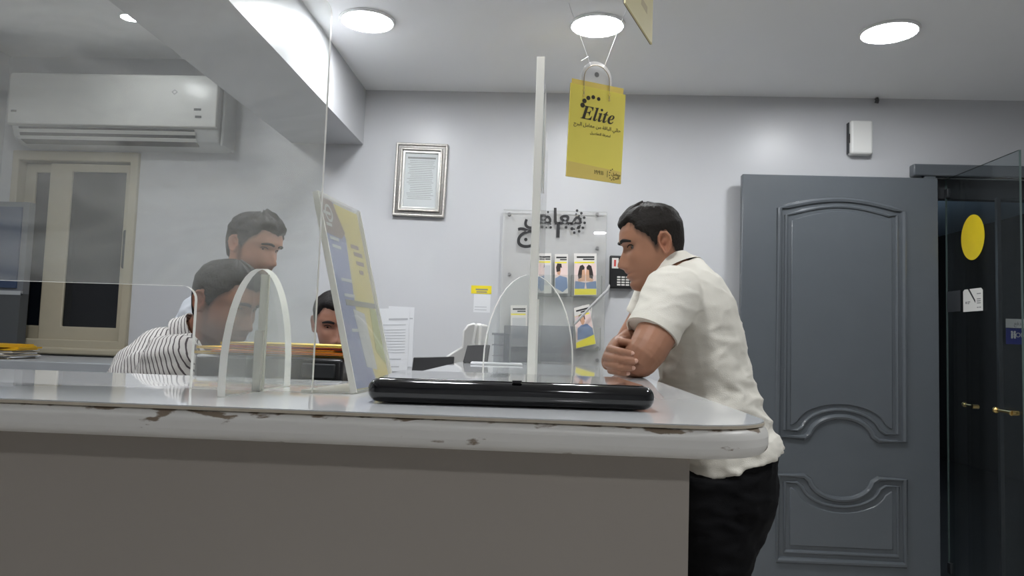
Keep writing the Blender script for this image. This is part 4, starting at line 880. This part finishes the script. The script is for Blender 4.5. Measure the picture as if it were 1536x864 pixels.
def folds(seed, amp, stretch, freq):
    def f(p):
        q = Vector((p.x*stretch[0], p.y*stretch[1], p.z*stretch[2]))*freq + Vector((seed, seed*1.7, 0))
        n = noise.noise(q) + .45*noise.noise(q*2.1); r = 1 - min(1, abs(n)*2.2); return amp*(r - .4)
    return f

# ---------------------------------------------------------------- man in the white polo leaning on the side counter
BY = 2.1
mp1 = thing('person', 'man in white polo shirt and black trousers leaning crossed arms on counter', 'person', (P(1085, 700, Y=BY).x, BY, 0))
H1 = head_matrix(P(977, 372, Y=BY), (-math.cos(R(12)), -.06, -math.sin(R(12))), 1.03, 0, .87)
Pm = lambda px, py, y=BY: P(px, py, Y=y)
m1 = MB()
make_head(mp1, H1, m1, dict(name='black short', hair=(.016, .013, .011), side=.0012, top=.013, front=.006, rough=.35))
limb(m1, [H1 @ Vector((-.03, 0, -.035)), H1 @ Vector((-.045, 0, -.085)), Pm(1010, 420), Pm(1022, 450)], [(.050, .052), (.055, .055), (.068, .062), (.09, .07)])
limb(m1, [Pm(1092, 770), Pm(1088, 700), Pm(1072, 630), Pm(1058, 570), Pm(1045, 510), Pm(1030, 455), Pm(1018, 425)], [(.15, .105), (.155, .112), (.145, .108), (.145, .105), (.155, .108), (.165, .10), (.12, .075)])
# left arm (nearer the camera)
sh, el = Pm(1006, 447, 1.93), Pm(966, 545, 1.845); el.z = 1.131
wr = Vector((.225, 2.08, 1.110))
limb(m1, [sh, (sh+el)/2 + Vector((.004, 0, 0)), el + (sh-el)*.12], [.058, .053, .049], sub=5)
limb(m1, [el + (sh-el)*.15, el + Vector((-.008, .012, -.004)), (el*.6+wr*.4), wr], [.048, .046, .043, .028], sub=5)
limb(m1, [wr, wr + Vector((-.01, .05, .010)), wr + Vector((-.015, .10, .016))], [(.026, .020), (.034, .018), (.032, .014)], (.5, 0, 1))
for k in range(4): finger(m1, [wr + Vector((-.014, .09, .042-.018*k)), wr + Vector((-.012, .125, .044-.019*k)), wr + Vector((.006, .15, .044-.019*k))])
# right arm, its hand closed round the left arm
sh2, el2, wr2 = Pm(992, 440, 2.27), Vector((.235, 2.30, 1.130)), Pm(944, 509, 1.94)
limb(m1, [sh2, (sh2+el2)/2, el2], [.056, .05, .045]); limb(m1, [el2, el2*.55+wr2*.45 + Vector((0, 0, .004)), wr2], [.042, .037, .028])
kn = [Pm(913, 523, 1.835), Pm(908.5, 534.5, 1.835), Pm(909, 546, 1.837), Pm(914, 556, 1.84)]
pc = (kn[1] + kn[2])/2
limb(m1, [wr2, wr2*.5 + pc*.5 + Vector((-.006, 0, 0)), pc + Vector((.007, .014, 0))], [(.028, .020), (.034, .020), (.030, .017)], (.3, 0, 1))
tips = [Pm(946.5, 530.5, 1.782), Pm(952, 541.5, 1.783), Pm(948, 552.2, 1.787), Pm(940, 560.5, 1.797)]
for a, b, r in zip(kn, tips, (.0098, .0102, .0098, .0086)):
    md = a.lerp(b, .45); md.y = min(a.y, b.y) - .006; finger(m1, [a + Vector((.008, .016, 0)), a + Vector((.002, -.008, 0)), md, b], r, r*.82)
finger(m1, [wr2*.6 + pc*.4 + Vector((.01, 0, .02)), Pm(932, 512, 1.86), Pm(945, 514, 1.845)], .0115, .009)
legs = [(2.015, 0), (2.205, .02)]
body1 = fused(m1, .0024, 2, None, 'body', skin_mat('skin man one'), mp1, skin_colour(H1, lin(166, 121, 97), .12, lin(95, 70, 60)))
M_nail = mat('finger nail', lin(215, 170, 150), .3)
for b_, r in zip(tips, (.0098, .0102, .0098, .0086)): MB(Matrix.Translation(b_ + Vector((.002, -.0068, .001)))).ball((0, 0, 0), (.0058, .0022, .0050), 10, 6).build('finger_nail', M_nail, mp1, smooth=True)
# polo shirt
s1 = MB(); M_polo = cloth('polo cotton', (.80, .77, .69))
limb(s1, [Pm(1096, 690), Pm(1082, 650), Pm(1070, 615), Pm(1058, 570), Pm(1047, 515), Pm(1034, 462), Pm(1019, 425), Pm(1009, 402)], [(.186, .142), (.178, .132), (.168, .128), (.166, .124), (.176, .124), (.188, .118), (.172, .094), (.098, .076)], cap=False)
cuff = el.lerp(sh, .52); cuff = Pm(978, 500, 1.888)
limb(s1, [sh + Vector((.02, .09, .015)), sh + Vector((.006, .015, .008)), sh.lerp(cuff, .5), cuff], [(.075, .07), (.079, .079), (.071, .071), (.067, .067)], cap=False)
cuff2 = sh2.lerp(el2, .45)
limb(s1, [sh2 + Vector((.02, -.09, .01)), sh2 + Vector((.004, -.01, .005)), sh2.lerp(cuff2, .5), cuff2], [(.075, .07), (.079, .079), (.071, .071), (.064, .064)], cap=False)
fa = folds(3.1, .010, (1.0, .5, 2.3), 7.5); fb = folds(8.2, .004, (1, .7, 1.6), 13)
def polo_disp(p):
    low = max(.12, min(1, (1.24 - p.z)/.2)); return fa(p)*low + fb(p)*.7
polo = fused(s1, .006, 4, polo_disp, 'polo_shirt', M_polo, mp1)
ctr_ = H1 @ Vector((-.045, 0, -.085)); ax = (Pm(1010, 420) - ctr_).normalized()
M_rib = cloth('polo rib', (.76, .73, .65))
u_ = Vector((0, 1, 0)); w_ = ax.cross(u_).normalized(); u_ = w_.cross(ax)
cpos = Pm(1006, 399)
MB().loft([[cpos + ax*h + (u_*math.cos(k*.2618)*ra + w_*math.sin(k*.2618)*rb) for k in range(24)] for h, ra, rb in ((-.014, .064, .058), (.004, .073, .067), (.024, .090, .084), (.020, .080, .074), (.0, .064, .058), (-.012, .059, .053))]).build('collar', M_rib, polo, smooth=True)
dcuff = (cuff - sh.lerp(cuff, .5)).normalized(); a_ = Vector((0, 1, 0)); a_ = (a_ - dcuff*a_.dot(dcuff)).normalized(); b_ = dcuff.cross(a_)
MB().loft([[cuff + dcuff*h + (a_*math.cos(k*.2244) + b_*math.sin(k*.2244))*r for k in range(28)] for h, r in ((-.022, .0668), (-.020, .0695), (.003, .0700), (.004, .0655), (-.01, .062))]).build('sleeve_hem', M_rib, polo, smooth=True)
# trousers and shoes
t1 = MB(); M_tr = cloth('black trousers', (.007, .007, .008))
limb(t1, [Pm(1091, 668), Pm(1090, 700), Pm(1088, 745), Pm(1084, 790)], [(.170, .126), (.176, .132), (.178, .130), (.15, .11)])
for yy, dx in legs:
    x = Pm(1080, 800, yy).x + dx
    limb(t1, [(x, yy, .82), (x-.01, yy, .66), (x-.02, yy, .5), (x+.0, yy, .28), (x+.01, yy, .09)], [(.094, .118), (.088, .106), (.078, .088), (.072, .078), (.070, .078)], cap=False)
fused(t1, .007, 3, folds(5, .006, (1, 1, 2.5), 8), 'trousers', M_tr, mp1)
for yy, dx in legs:
    x = Pm(1080, 800, yy).x + dx; b = MB()
    limb(b, [(x+.06, yy, .045), (x-.02, yy, .048), (x-.12, yy, .036), (x-.20, yy, .028)], [(.036, .044), (.042, .046), (.046, .034), (.036, .026)])
    fused(b, .006, 2, None, 'shoe', M_black, mp1)

# ---------------------------------------------------------------- seated man in the striped shirt
def seat_chair(label, x, y, back):
    t = thing('office_chair', label, 'chair', (x, y, 0)); bx, by = back
    MB().prism(rrect(x-.22, y-.22, x+.22, y+.22, .07), .47, 'z', .41).build('seat', M_black, t, bevel=.02)
    Bm = Matrix.Translation((x+bx*.25, y+by*.25, 0)) @ Matrix.Rotation(math.atan2(by, bx), 4, 'Z')
    MB(Bm).prism(rrect(-.19, .55, .19, .88, .08), .025, 'x', -.015).build('backrest', M_black, t, bevel=.01)
    MB(Bm).box((.005, -.025, .38), (.02, .025, .62)).build('back_support', M_dark, t)
    MB().cyl((x, y, .08), (x, y, .42), .025).build('column', M_dark, t)
    for k in range(5): MB().tube([(x, y, .09), (x+.20*math.cos(k*1.257), y+.20*math.sin(k*1.257), .055)], .018, 8).build('leg', M_dark, t); MB().ball((x+.20*math.cos(k*1.257), y+.20*math.sin(k*1.257), .028), .027, 10, 7).build('caster', M_black, t)
    return t
EY = 2.12
mp2 = thing('person', 'seated man in striped shirt facing right, bent forward behind acrylic screen', 'person', (P(235, 600, Y=EY).x, EY, 0))
H2 = head_matrix(P(341, 458, Y=EY-.03), (math.cos(R(20))*math.cos(R(20)), -math.sin(R(20)), -math.sin(R(18))), 1.06, 0, .94)
Pn = lambda px, py, y=EY: P(px, py, Y=y)
m2 = MB(); make_head(mp2, H2, m2, dict(name='black cropped', hair=(.015, .013, .012), side=.007, top=.013, front=.004, rough=.25, nape=-.062))
hipx = Pn(232, 700).x; sz = .47
limb(m2, [H2 @ Vector((-.03, 0, -.035)), H2 @ Vector((-.05, 0, -.09)), Pn(286, 528)], [(.052, .054), (.058, .056), (.075, .065)])
limb(m2, [(hipx, EY, sz+.13), (hipx-.0, EY, .75), Pn(236, 600), Pn(258, 548)], [(.16, .11), (.14, .10), (.16, .11), (.15, .09)])
a1, e1, w1 = Pn(252, 545, 1.94), Vector((hipx+.06, 1.90, .85)), Vector((hipx+.24, 2.00, .70))
a2, e2, w2 = Pn(262, 540, 2.29), Vector((hipx+.08, 2.32, .84)), Vector((hipx+.24, 2.22, .70))
for s_, e_, w3 in ((a1, e1, w1), (a2, e2, w2)):
    limb(m2, [s_, (s_+e_)/2, e_], [.052, .046, .040]); limb(m2, [e_, (e_+w3)/2, w3], [.040, .038, .028]); limb(m2, [w3, w3+Vector((.06, 0, -.01)), w3+Vector((.10, 0, -.012))], [(.03, .018), (.04, .014), (.036, .011)])
    for k in range(4): finger(m2, [w3+Vector((.09, .030-.02*k, -.012)), w3+Vector((.13, .032-.021*k, -.012)), w3+Vector((.165-.006*abs(k-1), .033-.022*k, -.022))])
    finger(m2, [w3+Vector((.03, .03, 0)), w3+Vector((.07, .055, -.01)), w3+Vector((.10, .06, -.015))])
fused(m2, .0042, 2, None, 'body', skin_mat('skin man two'), mp2, skin_colour(H2, lin(150, 105, 85), .45))
s2 = MB(); M_str = cloth('striped cotton', (.66, .64, .62), dict(rot=(0, R(20), R(0)), scale=31, col=(.10, .085, .09)))
limb(s2, [(hipx-.01, EY, sz+.08), (hipx-.015, EY, .72), Pn(238, 610), Pn(248, 560), Pn(264, 532), Pn(284, 514)], [(.185, .145), (.175, .135), (.188, .135), (.192, .122), (.165, .096), (.082, .062)], cap=False)
for s_, e_, w3 in ((a1, e1, w1), (a2, e2, w2)): limb(s2, [s_+Vector((.0, .07*(1 if s_.y < EY else -1), .012)), s_, (s_+e_)/2, e_, e_.lerp(w3, .85)], [.072, .070, .062, .056, .044], cap=False)
shirt2 = fused(s2, .007, 4, folds(6.6, .009, (1, 1, 1.6), 8), 'striped_shirt', M_str, mp2)
cc = Pn(290, 508); ax = (H2 @ Vector((-.05, 0, -.09)) - cc).normalized(); u_ = Vector((0, 1, 0)); w_ = ax.cross(u_).normalized()
MB().loft([[cc + ax*h + (u_*math.cos(k*.2618)*ra + w_*math.sin(k*.2618)*ra) for k in range(24)] for h, ra in ((-.02, .082), (.004, .074), (.03, .070), (.03, .066), (.0, .066))]).build('collar', M_str, shirt2, smooth=True)
def seated_legs(parent, x, y, fx, fy, m, nm='trousers', zt=.58, L=.40):
    b = MB(); l = Vector((-fy, fx, 0)); f = Vector((fx, fy, 0)); o = Vector((x, y, 0))
    limb(b, [o + Vector((0, 0, .605)), o + Vector((0, 0, zt+.08))], [(.16, .13), (.165, .135)], l)
    for s in (-1, 1):
        h = o + l*.09*s + Vector((0, 0, .555)); k = o + l*.10*s + f*L + Vector((0, 0, .555)); a = k + f*(L-.37) + Vector((0, 0, -.45))
        limb(b, [h, (h+k)/2, k], [.082, .076, .064], (0, 0, 1)); limb(b, [k, (k+a)/2, a], [.062, .060, .052], l)
    fused(b, .008, 3, None, nm, m, parent)
    for s in (-1, 1):
        a = o + l*.10*s + f*(2*L-.37); b = MB(); limb(b, [a - f*.05 + Vector((0, 0, .045)), a + f*.05 + Vector((0, 0, .042)), a + f*.17 + Vector((0, 0, .03))], [(.04, .042), (.046, .040), (.036, .028)], l); fused(b, .007, 2, None, 'shoe', M_black, parent)
M_navy = cloth('dark trousers', (.02, .021, .026))
seated_legs(mp2, hipx, EY, 1, 0, M_navy)
seat_chair('black office chair under the man in the striped shirt', hipx, EY, (-1, 0))

# ---------------------------------------------------------------- standing man bending behind him
FY = 2.84; Pq = lambda px, py, y=FY: P(px, py, Y=y)
mp3 = thing('person', 'standing bearded man in pale shirt bending over the man in stripes', 'person', (Pq(290, 606).x, FY, 0))
H3 = head_matrix(Pq(382, 373, FY-.02), (math.cos(R(20)), -math.sin(R(22)), -math.sin(R(14))), 1.10, -3, 1.0)
m3 = MB(); make_head(mp3, H3, m3, dict(name='black wavy', hair=(.020, .017, .017), side=.008, top=.016, front=.016, rough=.55, nape=-.06))
limb(m3, [H3 @ Vector((-.03, 0, -.035)), H3 @ Vector((-.05, 0, -.10)), Pq(335, 440)], [(.052, .054), (.056, .056), (.075, .065)])
hp = Vector((Pq(300, 606).x, FY, .90))
limb(m3, [hp, Pq(312, 540), Pq(322, 490), Pq(330, 450)], [(.14, .10), (.135, .10), (.155, .105), (.14, .085)])
sg = []
for s in (-1, 1):
    a = Pq(326, 462, FY+s*.19); e_ = Vector((a.x-.02, FY+s*.22, .98)); w3 = Vector((a.x+.02, FY+s*.13, .78)); sg.append((a, e_, w3))
    limb(m3, [a, (a+e_)/2, e_], [.052, .046, .040]); limb(m3, [e_, (e_+w3)/2, w3], [.040, .038, .028]); limb(m3, [w3, w3+Vector((.05, 0, -.03)), w3+Vector((.09, 0, -.055))], [(.03, .018), (.04, .014), (.036, .011)])
    for k in range(4): finger(m3, [w3+Vector((.08, .030-.02*k, -.05)), w3+Vector((.115, .032-.021*k, -.07)), w3+Vector((.14, .033-.022*k, -.095))])
    finger(m3, [w3+Vector((.03, -.03*s, -.01)), w3+Vector((.06, -.055*s, -.03)), w3+Vector((.09, -.06*s, -.05))])
fused(m3, .0042, 2, None, 'body', skin_mat('skin man three'), mp3, skin_colour(H3, lin(182, 134, 112), .75, lin(85, 58, 46)))
s3 = MB(); M_pale = cloth('pale blue cotton', (.60, .63, .68))
limb(s3, [hp + Vector((0, 0, -.08)), hp + Vector((0, 0, .05)), Pq(312, 540), Pq(320, 495), Pq(330, 458), Pq(342, 425)], [(.175, .135), (.17, .13), (.165, .128), (.185, .130), (.17, .105), (.078, .062)], cap=False)
for a, e_, w3 in sg: limb(s3, [a + Vector((0, .07*(1 if a.y < FY else -1), .012)), a, (a+e_)/2, e_, e_.lerp(w3, .85)], [.070, .068, .060, .054, .042], cap=False)
sh3 = fused(s3, .007, 4, folds(2.6, .009, (1, 1, 1.6), 8), 'shirt', M_pale, mp3)
cc = Pq(346, 416); ax = (H3 @ Vector((-.05, 0, -.10)) - cc).normalized(); u_ = Vector((0, 1, 0)); w_ = ax.cross(u_).normalized()
MB().loft([[cc + ax*h + (u_*math.cos(k*.2618)*ra + w_*math.sin(k*.2618)*ra) for k in range(24)] for h, ra in ((-.02, .080), (.01, .072), (.030, .070), (.030, .066), (.0, .066))]).build('collar', M_pale, sh3, smooth=True)
def standing_legs(parent, hp, m):
    b = MB(); limb(b, [hp + Vector((0, 0, -.06)), hp + Vector((0, 0, .06))], [(.165, .125), (.160, .122)])
    for s in (-1, 1):
        x, y = hp.x, hp.y + s*.095; limb(b, [(x, y, hp.z-.04), (x-.01, y, .66), (x-.01, y, .5), (x, y, .28), (x+.01, y, .09)], [.088, .084, .07, .064, .062])
    fused(b, .008, 3, None, 'trousers', m, parent)
    for s in (-1, 1):
        y = hp.y + s*.095; b = MB(); limb(b, [(hp.x-.05, y, .045), (hp.x+.04, y, .044), (hp.x+.18, y, .03)], [(.04, .042), (.046, .040), (.036, .028)]); fused(b, .007, 2, None, 'shoe', M_black, parent)
standing_legs(mp3, hp, M_navy)

# ---------------------------------------------------------------- seated man half hidden by the sign holder
GY = 2.75; Pr = lambda px, py, y=GY: P(px, py, Y=y)
nb = Pr(503, 556, GY+.05)
mp4 = thing('person', 'seated man in pale shirt looking down, half hidden behind the leaning sign', 'person', (nb.x, GY+.08, 0))
H4 = head_matrix(Pr(505, 489), (.30, -.92, -.20), 1.08, 0, 1.0)
m4 = MB(); make_head(mp4, H4, m4, dict(name='black neat', hair=(.012, .010, .010), side=.006, top=.014, front=.004, rough=.25))
limb(m4, [H4 @ Vector((-.03, 0, -.035)), H4 @ Vector((-.05, 0, -.09)), nb + Vector((0, .02, -.03))], [(.052, .054), (.056, .056), (.075, .06)], (1, 0, 0))
hb_ = Vector((nb.x, GY+.10, .60))
limb(m4, [hb_, hb_+Vector((0, 0, .2)), nb + Vector((0, .02, -.17)), nb + Vector((0, .02, -.08))], [(.15, .10), (.13, .09), (.145, .09), (.11, .065)], (1, 0, 0))
sg = []
for s in (-1, 1):
    a = nb + Vector((s*.17, .02, -.075)); e_ = a + Vector((s*.01, -.10, -.22)); w3 = e_ + Vector((-s*.04, -.22, .0)); sg.append((a, e_, w3))
    limb(m4, [a + Vector((0, 0, -.01)), (a+e_)/2, e_], [.040, .040, .036], (1, 0, 0)); limb(m4, [e_, (e_+w3)/2, w3], [.040, .038, .028], (1, 0, 0)); limb(m4, [w3, w3+Vector((0, -.05, 0)), w3+Vector((0, -.09, -.005))], [(.03, .018), (.04, .014), (.036, .011)], (1, 0, 0))
    for k in range(4): finger(m4, [w3+Vector((.030-.02*k, -.08, -.005)), w3+Vector((.032-.021*k, -.12, -.006)), w3+Vector((.033-.022*k, -.15, -.018))])
    finger(m4, [w3+Vector((-s*.03, -.03, 0)), w3+Vector((-s*.055, -.06, -.005)), w3+Vector((-s*.06, -.09, -.01))])
fused(m4, .0042, 2, None, 'body', skin_mat('skin man four'), mp4, skin_colour(H4, lin(168, 122, 102), .5))
s4 = MB(); M_pale2 = cloth('pale office cotton', (.58, .63, .70))
limb(s4, [hb_+Vector((0, 0, -.02)), hb_+Vector((0, 0, .18)), nb + Vector((0, .02, -.18)), nb + Vector((0, .02, -.08)), nb + Vector((0, .015, -.025)), nb + Vector((0, .01, .012))], [(.18, .14), (.17, .13), (.19, .13), (.185, .11), (.125, .08), (.072, .062)], (1, 0, 0), cap=False)
for a, e_, w3 in sg: limb(s4, [a + Vector((.07*(1 if a.x < nb.x else -1), 0, .012)), a, (a+e_)/2, e_, e_.lerp(w3, .85)], [.068, .066, .060, .054, .042], (1, 0, 0), cap=False)
sh4 = fused(s4, .007, 4, folds(4.4, .008, (1, 1, 1.6), 8), 'shirt', M_pale2, mp4)
MB().loft([[nb + Vector((ra*math.cos(k*.2618), .008 - h*.2 + ra*math.sin(k*.2618), h)) for k in range(24)] for h, ra in ((-.01, .080), (.012, .074), (.030, .070), (.030, .066), (.0, .065))]).build('collar', M_pale2, sh4, smooth=True)
seated_legs(mp4, nb.x, GY+.10, 0, -1, M_navy, L=.35)
seat_chair('black office chair under the man half hidden by the sign', nb.x, GY+.10, (0, 1))
